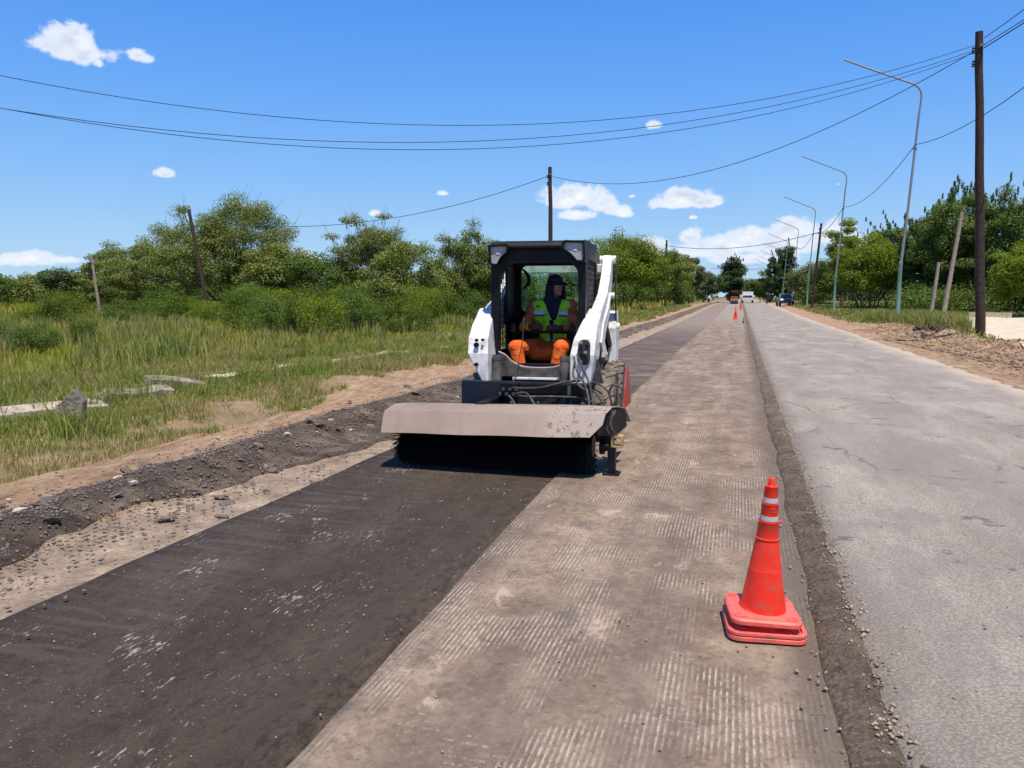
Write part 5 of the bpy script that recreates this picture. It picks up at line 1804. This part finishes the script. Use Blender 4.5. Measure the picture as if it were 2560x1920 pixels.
cb = P_('stand_bracket', lambda b: b.ring(rrect(1.06, 1.165, .265, .375, .01, 2), rrect(1.076, 1.149, .281, .359, .008, 2), 6.84, 6.94, 'y'), M['yellow'], bevel=.003)
P_('bracket_arm', lambda b: b.box(.96, 1.065, 6.86, 6.93, .28, .36), M['black'], cb)
P_('stand_leg', lambda b: b.box(1.03, 1.10, 6.84, 6.92, .03, .275), M['black'], cb)
P_('stand_foot', lambda b: (b.box(.99, 1.14, 6.80, 6.96, .0, .03),), M['black'], cb)
P_('guard_fin', lambda b: b.prism([(7.30, .56), (7.78, .56), (7.62, .80), (7.50, .955), (7.44, .955), (7.34, .75)], 1.10, 1.115, 'x'), M['red'], bevel=.002)
P_('guard_fin', lambda b: b.prism([(7.24, .58), (7.40, .58), (7.38, .80), (7.34, .90), (7.30, .90)], 1.02, 1.035, 'x'), M['greysteel'], bevel=.002)
# hoses
vb = P_('valve_block', lambda b: (b.box(-.20, -.02, 7.52, 7.60, .60, .74), b.box(-.16, -.10, 7.49, 7.53, .62, .72)), M['black'], bevel=.004)
for k in range(6):
    P_('fitting', lambda b: b.lathe([(.016, 0), (.02, .02), (.012, .045)], (-.19 + .035 * k, 7.47, .635 + .05 * (k % 2)), 'y', 8), M['greysteel'], vb, smooth=True, bevel=0)
HOSES = [
    [(-.06, 7.50, .70), (.10, 7.50, .70), (.26, 7.52, .715), (.45, 7.55, .765), (.62, 7.62, .78)],
    [(-.06, 7.50, .62), (.12, 7.5, .615), (.30, 7.52, .62), (.52, 7.54, .62), (.66, 7.56, .61), (.80, 7.5, .57), (.92, 7.4, .60)],
    [(-.10, 7.49, .62), (-.04, 7.42, .585), (.02, 7.30, .60), (.04, 7.1, .66)],
    [(-.04, 7.49, .64), (.10, 7.44, .655), (.22, 7.35, .60), (.30, 7.15, .66)],
    [(.545, 7.63, 1.02), (.60, 7.55, .88), (.70, 7.48, .74), (.76, 7.35, .62), (.72, 7.2, .66)],
    [(.58, 7.63, 1.05), (.66, 7.52, .92), (.74, 7.45, .78), (.80, 7.35, .66), (.84, 7.15, .66)],
    [(.56, 7.62, .98), (.56, 7.56, .84), (.66, 7.5, .72), (.80, 7.42, .70), (.92, 7.35, .62), (1.0, 7.2, .62)],
    [(.70, 7.60, .76), (.82, 7.5, .77), (.94, 7.4, .70), (1.0, 7.25, .64)],
    [(1.02, 7.25, .62), (.98, 7.2, .72), (1.03, 7.18, .80), (1.10, 7.2, .76), (1.09, 7.2, .69), (1.05, 7.15, .62)],
    [(1.06, 6.86, .60), (1.02, 6.80, .52), (1.03, 6.80, .42), (1.08, 6.86, .37)],
    [(1.09, 6.88, .60), (1.06, 6.82, .52), (1.07, 6.81, .44), (1.11, 6.88, .37)],
]
for k, hp in enumerate(HOSES):
    hp = [(x_, y_, z_ - (.05 if y_ < 7.4 and z_ < .72 and k < 9 else 0)) for x_, y_, z_ in hp]
    P_('hydraulic_hose', lambda b: b.tube(bez(hp, 6), .011 if k < 9 else .013, 7), M['hose'], smooth=True, bevel=0)
P_('hanging_cable', lambda b: b.tube(bez([(-.075, 7.98, 1.40), (-.09, 7.97, 1.15), (-.125, 7.95, .95), (-.13, 7.85, .80), (-.10, 7.6, .72)], 6), .006, 6), M['hose'], smooth=True, bevel=0)


# ------------------------------------------------------------------ people
def fuse(name, mb, mat, parent, voxel=.012, smooth=6):
    """merge overlapping capsules into one continuous surface"""
    me = bpy.data.meshes.new(name)
    me.from_pydata([tuple(v) for v in mb.v], [], mb.f)
    tmp = bpy.data.objects.new('tmp', me)
    COL.objects.link(tmp)
    r = tmp.modifiers.new('r', 'REMESH')
    r.mode = 'VOXEL'
    r.voxel_size = voxel
    if smooth:
        s_ = tmp.modifiers.new('s', 'SMOOTH')
        s_.factor = .5
        s_.iterations = smooth
    dg = bpy.context.evaluated_depsgraph_get()
    m2 = bpy.data.meshes.new_from_object(tmp.evaluated_get(dg))
    m2.name = name
    bpy.data.objects.remove(tmp)
    m2.polygons.foreach_set('use_smooth', [True] * len(m2.polygons))
    m2.materials.clear()
    return link(name, m2, mat, parent)


OFF = (0, OY, 0)
FIXM = None
PX = -2.135
person = empty('person', (PX, OY, ROAD), label='seated operator in lime vest, navy sun hat and orange trousers inside the loader cab', cat='person')
hip = Vector((.02, 8.92, 1.05))
chest = Vector((.02, 8.90, 1.38))
neck = Vector((.035, 8.90, 1.58))
head = Vector((.055, 8.87, 1.745))
sh = [Vector((-.19, 8.89, 1.52)), Vector((.23, 8.89, 1.515))]
el = [Vector((-.285, 8.70, 1.265)), Vector((.325, 8.72, 1.255))]
wr = [Vector((-.13, 8.50, 1.29)), Vector((.18, 8.52, 1.27))]
kn = [Vector((-.255, 8.26, 1.055)), Vector((.265, 8.27, 1.07))]
ak = [Vector((-.17, 8.22, .745)), Vector((.20, 8.22, .745))]
hp_ = [Vector((-.09, 8.90, 1.03)), Vector((.13, 8.90, 1.03))]
b = MB(OFF)
b.capsule(hip, chest, .14, .15)
b.capsule(sh[0], sh[1], .075, .075)
b.capsule(chest + Vector((0, 0, .1)), neck, .09, .055)
b.capsule(neck, head + Vector((0, 0, -.05)), .055, .05)
look = Vector((.80, -.58, -.10)).normalized()
side = look.cross(Vector((0, 0, 1))).normalized()
b.ball(head, (.082, .088, .112), 16, 12)
b.ball(head + look * .03 + Vector((0, 0, -.06)), (.055, .06, .052), 14, 10)           # jaw
b.capsule(head + look * .082 + Vector((0, 0, .005)), head + look * .108 + Vector((0, 0, -.022)), .010, .015, 8)  # nose
b.ball(head + look * .088 + Vector((0, 0, -.062)), (.018, .018, .010), 8, 6)           # mouth
b.ball(head + look * .080 + Vector((0, 0, -.088)), (.020, .020, .016), 8, 6)           # chin
for sg in (-1, 1):
    b.ball(head + side * sg * .085 + Vector((0, 0, -.01)), (.018, .02, .03), 8, 6)
for i in (0, 1):
    b.capsule(sh[i], el[i], .058, .043)
    b.capsule(el[i], wr[i], .043, .028)
    b.capsule(hp_[i], kn[i], .085, .062)
    b.capsule(kn[i], ak[i], .058, .040)
    b.capsule(ak[i], ak[i] + Vector((0, -.13, -.03)), .04, .035)
body = fuse('body', b, M['skin'], person, .011, 3)
b = MB(OFF)
for sg in (-1, 1):
    b.ball(head + look * .077 + side * sg * .031 + Vector((0, 0, .012)), .011, 8, 6)
b.build('eyes', M['eye'], person, smooth=True)
# shirt
b = MB(OFF)
b.capsule(hip + Vector((0, 0, .02)), chest, .15, .155)
b.capsule(sh[0], sh[1], .085, .085)
for i in (0, 1):
    b.capsule(sh[i], el[i], .072, .060)
    b.capsule(el[i], el[i].lerp(wr[i], .75), .060, .045)
fuse('shirt', b, M['rust'], person, .011, 4)
b = MB(OFF)
b.capsule(el[0].lerp(wr[0], .15), el[0].lerp(wr[0], .72), .064, .054)
fuse('rolled_sleeve', b, material('yellow_orange_cuff', (.75, .30, .05), .8, vary=.2), person, .009, 3)
# vest: front panels over the shirt
b = MB(OFF)
b.capsule(hip + Vector((0, -.005, .03)), chest + Vector((0, -.01, -.02)), .162, .168)
b.capsule(sh[0].lerp(sh[1], .10) + Vector((0, -.012, -.015)), sh[0].lerp(sh[1], .90) + Vector((0, -.012, -.015)), .096, .096)
b.capsule(sh[0].lerp(sh[1], .15) + Vector((0, -.01, -.10)), sh[0].lerp(sh[1], .85) + Vector((0, -.01, -.10)), .12, .12)
vest = fuse('vest', b, M['lime'], person, .010, 4)


def shell_patch(name, poly, mat, base, lift=.004, parent=None, thick=.004):
    """a patch of cloth laid on the front of a fused garment: poly given in x, z; y found by ray casting"""
    import bmesh
    from mathutils.bvhtree import BVHTree
    bm = bmesh.new()
    bm.from_mesh(base.data)
    tree = BVHTree.FromBMesh(bm)
    bm.free()
    xs_ = [p[0] for p in poly]
    zs_ = [p[1] for p in poly]
    st = .008

    def inside(x, z):
        c = False
        j = len(poly) - 1
        for i in range(len(poly)):
            if (poly[i][1] > z) != (poly[j][1] > z) and x < (poly[j][0] - poly[i][0]) * (z - poly[i][1]) / (poly[j][1] - poly[i][1]) + poly[i][0]:
                c = not c
            j = i
        return c
    nx_ = int((max(xs_) - min(xs_)) / st) + 2
    nz_ = int((max(zs_) - min(zs_)) / st) + 2
    vid = {}
    vs, fs = [], []
    for i in range(nx_):
        for k in range(nz_):
            x, z = min(xs_) + i * st, min(zs_) + k * st
            hit = tree.ray_cast(Vector((x, -3, z)), Vector((0, 1, 0)))
            if hit[0] is not None:
                vid[(i, k)] = len(vs)
                vs.append((x, hit[0].y - lift, z))
    for i in range(nx_ - 1):
        for k in range(nz_ - 1):
            x, z = min(xs_) + (i + .5) * st, min(zs_) + (k + .5) * st
            q = [(i, k), (i + 1, k), (i + 1, k + 1), (i, k + 1)]
            if inside(x, z) and all(c in vid for c in q):
                fs.append(tuple(vid[c] for c in q))
    me = bpy.data.meshes.new(name)
    me.from_pydata(vs, [], fs)
    import bmesh as _b
    bm = _b.new()
    bm.from_mesh(me)
    _b.ops.delete(bm, geom=[v for v in bm.verts if not v.link_faces], context='VERTS')
    bm.to_mesh(me)
    bm.free()
    me.polygons.foreach_set('use_smooth', [True] * len(me.polygons))
    o = link(name, me, mat, parent)
    s_ = o.modifiers.new('solid', 'SOLIDIFY')
    s_.thickness = thick
    return o


shell_patch('reflective_tape', [(-.20, 1.415), (-.02, 1.42), (-.05, 1.465), (-.20, 1.46)], M['silver'], vest, parent=vest)
shell_patch('reflective_tape', [(.12, 1.415), (.26, 1.41), (.26, 1.455), (.12, 1.46)], M['silver'], vest, parent=vest)
shell_patch('trim', [(-.20, 1.400), (-.02, 1.405), (-.02, 1.414), (-.20, 1.412)], M['navycloth'], vest, parent=vest)
shell_patch('trim', [(.12, 1.40), (.26, 1.395), (.26, 1.405), (.12, 1.412)], M['navycloth'], vest, parent=vest)
shell_patch('zip_panel', [(.02, 1.02), (.05, 1.02), (.07, 1.36), (.02, 1.36)], M['navycloth'], vest, parent=vest)
shell_patch('pocket_flap', [(-.155, 1.505), (-.105, 1.505), (-.105, 1.522), (-.155, 1.522)], M['navycloth'], vest, parent=vest)
shell_patch('reflective_tape', [(-.11, 1.12), (.15, 1.10), (.15, 1.118), (-.11, 1.138)], M['silver'], vest, parent=vest)
# trousers
b = MB(OFF)
b.capsule(hip + Vector((-.06, 0, -.02)), hip + Vector((.07, 0, -.02)), .145, .145)
b.capsule(hip + Vector((-.10, -.22, -.06)), hip + Vector((.11, -.22, -.06)), .115, .115)
b.capsule(hip + Vector((-.13, -.36, -.07)), hip + Vector((.14, -.36, -.07)), .085, .085)
for i in (0, 1):
    b.capsule(hp_[i], kn[i], .118, .090)
    b.capsule(kn[i], ak[i], .086, .066)
fuse('trousers', b, M['orange'], person, .011, 4)
b = MB(OFF)
for i in (0, 1):
    b.capsule(ak[i] + Vector((0, .03, -.0)), ak[i] + Vector((0, -.16, -.02)), .052, .045)
fuse('boots', b, M['seat'], person, .012, 3)
# hat with neck cloth
b = MB(OFF)
b.ball(head + Vector((-.005, .01, .045)), (.098, .105, .098), 18, 12)
hat = fuse('sun_hat', b, M['navycloth'], person, .009, 3)
b = MB(OFF)
c0 = head + Vector((0, 0, .045))
pts = [c0 + look * .08 + side * -.075, c0 + look * .165 + side * -.05 + Vector((0, 0, -.02)), c0 + look * .185 + Vector((0, 0, -.022)), c0 + look * .165 + side * .05 + Vector((0, 0, -.02)), c0 + look * .08 + side * .075]
up_ = Vector((0, 0, .012))
b.add([p for p in pts] + [p + up_ for p in pts], [(4, 3, 2, 1, 0), (5, 6, 7, 8, 9)] + [(i, (i + 1) % 5, 5 + (i + 1) % 5, 5 + i) for i in range(5)])
b.build('brim', M['navycloth'], hat, smooth=True)
b = MB(OFF)
back = -look
for k in range(15):
    a = math.radians(62 + k * (236 / 14))
    d = (look * math.cos(a) + side * math.sin(a))
    p0 = head + Vector((d.x * .092, d.y * .098, .02))
    p1 = head + Vector((d.x * .108, d.y * .10, -.12))
    p2 = neck + Vector((d.x * .125, d.y * .115, -.03))
    b.capsule(p0, p1, .02, .022, 8)
    b.capsule(p1, p2, .022, .024, 8)
b.capsule(neck + Vector((.0, -.10, -.02)), neck + Vector((.03, -.15, -.20)), .055, .035, 10)
b.capsule(neck + Vector((-.06, -.08, 0)), neck + Vector((.01, -.16, -.17)), .04, .03, 10)
b.capsule(neck + Vector((.07, -.08, 0)), neck + Vector((.04, -.16, -.18)), .04, .03, 10)
fuse('neck_cloth', b, M['navycloth'], hat, .010, 3)
# gloved hands, fingers curled over the lap bar
for i in (0, 1):
    w_, e_ = wr[i], el[i]
    d = (w_ - e_).normalized()
    inward = Vector((1 if i == 0 else -1, 0, 0))
    d = (d * .55 + inward * .6).normalized()
    palm0 = w_ + d * .015
    palm1 = w_ + d * .075
    out = d.cross(Vector((0, 0, 1))).normalized()
    b = MB(OFF)
    b.capsule(w_ - (w_ - e_).normalized() * .07, w_, .040, .036, 10)
    b.capsule(palm0, palm1, .034, .036, 10)
    b.capsule(palm0 + Vector((0, 0, -.02)), palm1 + Vector((0, 0, -.022)), .026, .028, 10)
    for f in range(4):
        zf = .028 - f * .019
        L_ = (.038, .043, .040, .032)[f]
        a0 = palm1 + Vector((0, 0, zf)) + d * .018
        a1 = a0 + (d * .9 + Vector((0, -.35, -.1))).normalized() * L_
        a2 = a1 + (d * .45 + Vector((0, .5, -.65))).normalized() * L_ * .75
        a3 = a2 + (d * -.1 + Vector((0, .8, -.6))).normalized() * L_ * .55
        b.capsule(a0, a1, .0115, .0105, 8)
        b.capsule(a1, a2, .0105, .010, 8)
        b.capsule(a2, a3, .010, .009, 8)
    t0 = palm0 + Vector((0, -.02, .022))
    t1 = t0 + (d * .6 + Vector((0, -.5, .45))).normalized() * .04
    t2 = t1 + (d * .9 + Vector((0, -.1, -.1))).normalized() * .032
    b.capsule(t0, t1, .014, .012, 8)
    b.capsule(t1, t2, .012, .010, 8)
    fuse('glove', b, M['glove'], person, .0055, 2)
P_('lap_bar', lambda b: b.tube(bez([(-.36, 8.62, 1.22), (-.12, 8.46, 1.225), (.05, 8.42, 1.23), (.2, 8.46, 1.225), (.33, 8.62, 1.22)], 5), .016, 8), M['black'], smooth=True, bevel=0)


def walker(x, y, hgt, cols, label, heading, pose='walk'):
    z = Hz(x, y) if abs(x) > 4.8 else float(rise(np.array([y]))[0]) + .08
    root = empty('person', (x, y, z), (0, 0, heading), label=label, cat='person')
    s_ = hgt / 1.75
    b = MB()
    up2 = MB()
    lo = MB()
    def v(a, c, d_): return Vector((a * s_, c * s_, d_ * s_))
    if pose == 'walk':
        hipz, bend_ = .92, .0
        feet = [v(-.1, -.22, .06), v(.1, .2, .1)]
        knees = [v(-.1, -.1, .50), v(.1, -.02, .48)]
        chest_, head_ = v(0, -.02, 1.35), v(0, -.04, 1.63)
        hips_ = v(0, 0, .95)
        hands = [v(-.24, .12, .84), v(.24, -.16, .86)]
        elbows = [v(-.25, .06, 1.10), v(.25, .0, 1.10)]
    else:
        feet = [v(-.15, -.1, .06), v(.15, .1, .06)]
        knees = [v(-.15, -.12, .46), v(.15, -.08, .46)]
        hips_ = v(0, .18, .80)
        chest_, head_ = v(0, -.10, 1.15), v(0, -.28, 1.34)
        hands = [v(-.2, -.45, .62), v(.2, -.42, .60)]
        elbows = [v(-.25, -.25, .85), v(.25, -.25, .85)]
    sh_ = [chest_ + v(-.18, 0, .05), chest_ + v(.18, 0, .05)]
    for mb_, g in ((b, 1.0),):
        mb_.capsule(hips_, chest_, .13 * s_, .15 * s_, 10)
        mb_.capsule(sh_[0], sh_[1], .07 * s_, .07 * s_, 10)
        mb_.capsule(chest_, head_, .07 * s_, .055 * s_, 10)
        mb_.ball(head_, (.085 * s_, .095 * s_, .115 * s_))
        mb_.ball(head_ + v(0, -.10, -.01), .018 * s_)
        for i in (0, 1):
            mb_.capsule(sh_[i], elbows[i], .055 * s_, .042 * s_, 8)
            mb_.capsule(elbows[i], hands[i], .042 * s_, .03 * s_, 8)
            mb_.capsule(hands[i], hands[i] + v(0, -.02, -.10), .032 * s_, .02 * s_, 8)
            mb_.capsule(hips_ + v((-.09, .09)[i], 0, 0), knees[i], .085 * s_, .06 * s_, 8)
            mb_.capsule(knees[i], feet[i], .058 * s_, .042 * s_, 8)
            mb_.capsule(feet[i], feet[i] + v(0, -.16, -.02), .045 * s_, .035 * s_, 8)
    fuse('body', b, M['skin'], root, .02, 2)
    up2.capsule(hips_, chest_, .145 * s_, .17 * s_, 10)
    up2.capsule(sh_[0], sh_[1], .085 * s_, .085 * s_, 10)
    for i in (0, 1):
        up2.capsule(sh_[i], elbows[i], .072 * s_, .06 * s_, 8)
        up2.capsule(elbows[i], elbows[i].lerp(hands[i], .8), .058 * s_, .045 * s_, 8)
        lo.capsule(hips_ + v((-.09, .09)[i], 0, 0), knees[i], .105 * s_, .08 * s_, 8)
        lo.capsule(knees[i], knees[i].lerp(feet[i], .95), .078 * s_, .06 * s_, 8)
    fuse('shirt', up2, cols[0], root, .02, 2)
    fuse('trousers', lo, cols[1], root, .02, 2)
    h_ = MB()
    h_.ball(head_ + v(0, .01, .05), (.098 * s_, .105 * s_, .085 * s_))
    h_.build('cap', cols[2], root, smooth=True)


walker(3.95, 124, 1.85, (M['navycloth'], M['seat'], M['navycloth']), 'distant person in black walking on the right road edge before the pickup', .3)
walker(-5.6, 150, 1.9, (material('white_shirt', (.75, .75, .72), .8), M['navycloth'], M['bark']), 'distant person in white shirt bending at the left road edge', 1.2, 'bend')

# ------------------------------------------------------------------ distant vehicles and sign
def pickup(x, y, heading, label):
    root = empty('pickup_truck', (x, y, Hz(x, y) + .03), (0, 0, heading), label=label, cat='pickup truck')
    silver = material('silver_grey_car_paint', (.30, .31, .35), .3, .3, spec=.6, vary=.1)
    b = MB()
    b.prism([(-2.3, .45), (-2.35, .75), (-2.2, .98), (-1.1, 1.08), (-1.0, 1.08), (.75, 1.08), (.8, 1.05), (2.35, 1.05), (2.38, .5)], -.86, .86, 'x')
    body_ = b.build('body', silver, root, bevel=.06)
    b = MB()
    vs = [(-.80, -1.15, 1.07), (.80, -1.15, 1.07), (.80, .80, 1.07), (-.80, .80, 1.07), (-.62, -.45, 1.66), (.62, -.45, 1.66), (.62, .62, 1.66), (-.62, .62, 1.66)]
    b.add(vs, [(0, 3, 2, 1), (4, 5, 6, 7), (0, 1, 5, 4), (1, 2, 6, 5), (2, 3, 7, 6), (3, 0, 4, 7)])
    b.build('cabin', silver, root, bevel=.05)
    b = MB()
    b.add([(-.70, -1.125, 1.13), (.70, -1.125, 1.13), (.57, -.56, 1.60), (-.57, -.56, 1.60), (-.70, -1.155, 1.15), (.70, -1.155, 1.15), (.57, -.59, 1.62), (-.57, -.59, 1.62)],
          [(0, 1, 2, 3), (7, 6, 5, 4), (0, 4, 5, 1), (1, 5, 6, 2), (2, 6, 7, 3), (3, 7, 4, 0)])
    b.build('windscreen', M['carglass'], root)
    for sx in (-1, 1):
        b = MB()
        b.box(sx * .62 - .16, sx * .62 + .16, -2.40, -2.30, .72, .88)
        b.build('headlight', M['bulb'], root, bevel=.02)
        b = MB()
        b.box(sx * .80, sx * 1.0, -1.02, -.90, 1.12, 1.28)
        b.build('mirror', M['seat'], root, bevel=.02)
        for yy in (-1.5, 1.45):
            b = MB()
            b.lathe([(.18, -.11), (.34, -.11), (.36, -.07), (.36, .07), (.34, .11), (.18, .11)], (sx * .80, yy, .36), 'x', 20)
            w__ = b.build('wheel', M['seat'], root, smooth=True)
            b = MB()
            b.lathe([(.19, -.10), (.19, .10), (.05, .115)], (sx * .80, yy, .36), 'x', 14)
            b.build('rim', M['galv'], w__, smooth=True)
    b = MB()
    b.box(-.42, .42, -2.40, -2.31, .70, .90)
    b.build('radiator_grille', M['seat'], root, bevel=.01)
    b = MB()
    b.box(-.88, .88, -2.46, -2.34, .42, .62)
    b.build('bumper', M['seat'], root, bevel=.04)
    return root


pickup(5.75, 109, .08, 'silver pickup truck parked on the right verge far up the road')


def far_truck(x, y, label):
    z = float(rise(np.array([y]))[0]) + .09
    root = empty('flatbed_truck', (x, y, z), label=label, cat='truck')
    wm = material('truck_white_paint', (.75, .74, .70), .4, vary=.08)
    b = MB()
    b.box(-.95, .95, -1.9, -.4, 1.52, 2.05)
    b.build('load_box', wm, root, bevel=.05)
    b = MB()
    b.box(-1.05, 1.05, -2.1, 3.0, .95, 1.15)
    b.build('flatbed', M['black'], root, bevel=.02)
    b = MB()
    b.prism([(-2.1, .5), (-2.15, 1.0), (-2.0, 1.5), (-.5, 1.5), (-.5, .5)], -1.0, 1.0, 'x')
    b.build('cabin', wm, root, bevel=.06)
    b = MB()
    b.box(-.85, .85, -2.17, -2.1, 1.02, 1.42)
    b.build('windscreen', M['carglass'], root)
    for sx in (-1, 1):
        for yy in (-1.4, 2.0):
            b = MB()
            b.lathe([(.2, -.14), (.46, -.14), (.48, 0), (.46, .14), (.2, .14)], (sx * .88, yy, .48), 'x', 16)
            b.build('wheel', M['seat'], root, smooth=True)


far_truck(1.35, 150, 'white truck coming down the road at its far end')


def red_roller(x, y):
    z = float(rise(np.array([y]))[0]) + .03
    root = empty('road_roller', (x, y, z), label='small red work machine standing left of the far white truck', cat='road machine')
    b = MB()
    b.prism([(-1.2, .55), (-1.25, 1.15), (.1, 1.25), (.5, 1.1), (1.3, 1.1), (1.3, .55)], -.6, .6, 'x')
    b.build('body', M['red'], root, bevel=.05)
    for yy in (-1.1, 1.1):
        b = MB()
        b.lathe([(.1, -.62), (.45, -.62), (.45, .62), (.1, .62)], (0, yy, .45), 'x', 24)
        b.build('drum', M['greysteel'], root, smooth=True)
    b = MB()
    b.box(-.62, .62, -.4, 1.0, 2.12, 2.2)
    b.build('canopy', M['red'], root, bevel=.02)
    for sx in (-.56, .56):
        for yy in (-.35, .95):
            b = MB()
            b.tube([(sx, yy, 1.1), (sx, yy, 2.14)], .03, 6)
            b.build('canopy_post', M['black'], root)
    b = MB()
    b.box(-.25, .25, .3, .8, 1.2, 1.5)
    b.build('seat', M['seat'], root, bevel=.03)


red_roller(-.9, 136)

# triangular warning sign
sx_, sy_ = 6.9, 109
sign = empty('warning_sign', (sx_, sy_, Hz(sx_, sy_)), label='triangular warning sign on a post behind the pickup truck', cat='road sign')
b = MB()
b.tube([(0, 0, -.1), (0, 0, 2.0)], .035, 8)
b.build('post', M['galv'], sign)
b = MB()
b.prism([(-.55, 1.5), (.55, 1.5), (0, 2.45)], -.05, -.03, 'y')
b.build('panel', material('sign_pale', (.75, .62, .45), .5), sign, bevel=.01)
b = MB()
b.ring([(-.55, 1.5), (.55, 1.5), (0, 2.45)], [(-.36, 1.61), (.36, 1.61), (0, 2.24)], -.062, -.052, 'y')
b.build('border', material('sign_border', (.62, .20, .10), .5), sign)
b = MB()
b.box(-.035, .035, -.062, -.052, 1.76, 2.02)
b.box(-.035, .035, -.062, -.052, 1.66, 1.72)
b.build('symbol', M['seat'], sign)

# delineator: green barrier strip standing on the seam between far cones
b = MB()
b.box(-.02, .02, -2.2, 2.2, 0, .32)
o = b.build('plastic_barrier', material('green_mesh_plastic', (.05, .22, .12), .6), None, bevel=.005, label='low green plastic barrier along the seam behind the second cone', cat='barrier')
o.location = (.28, 51, .05)
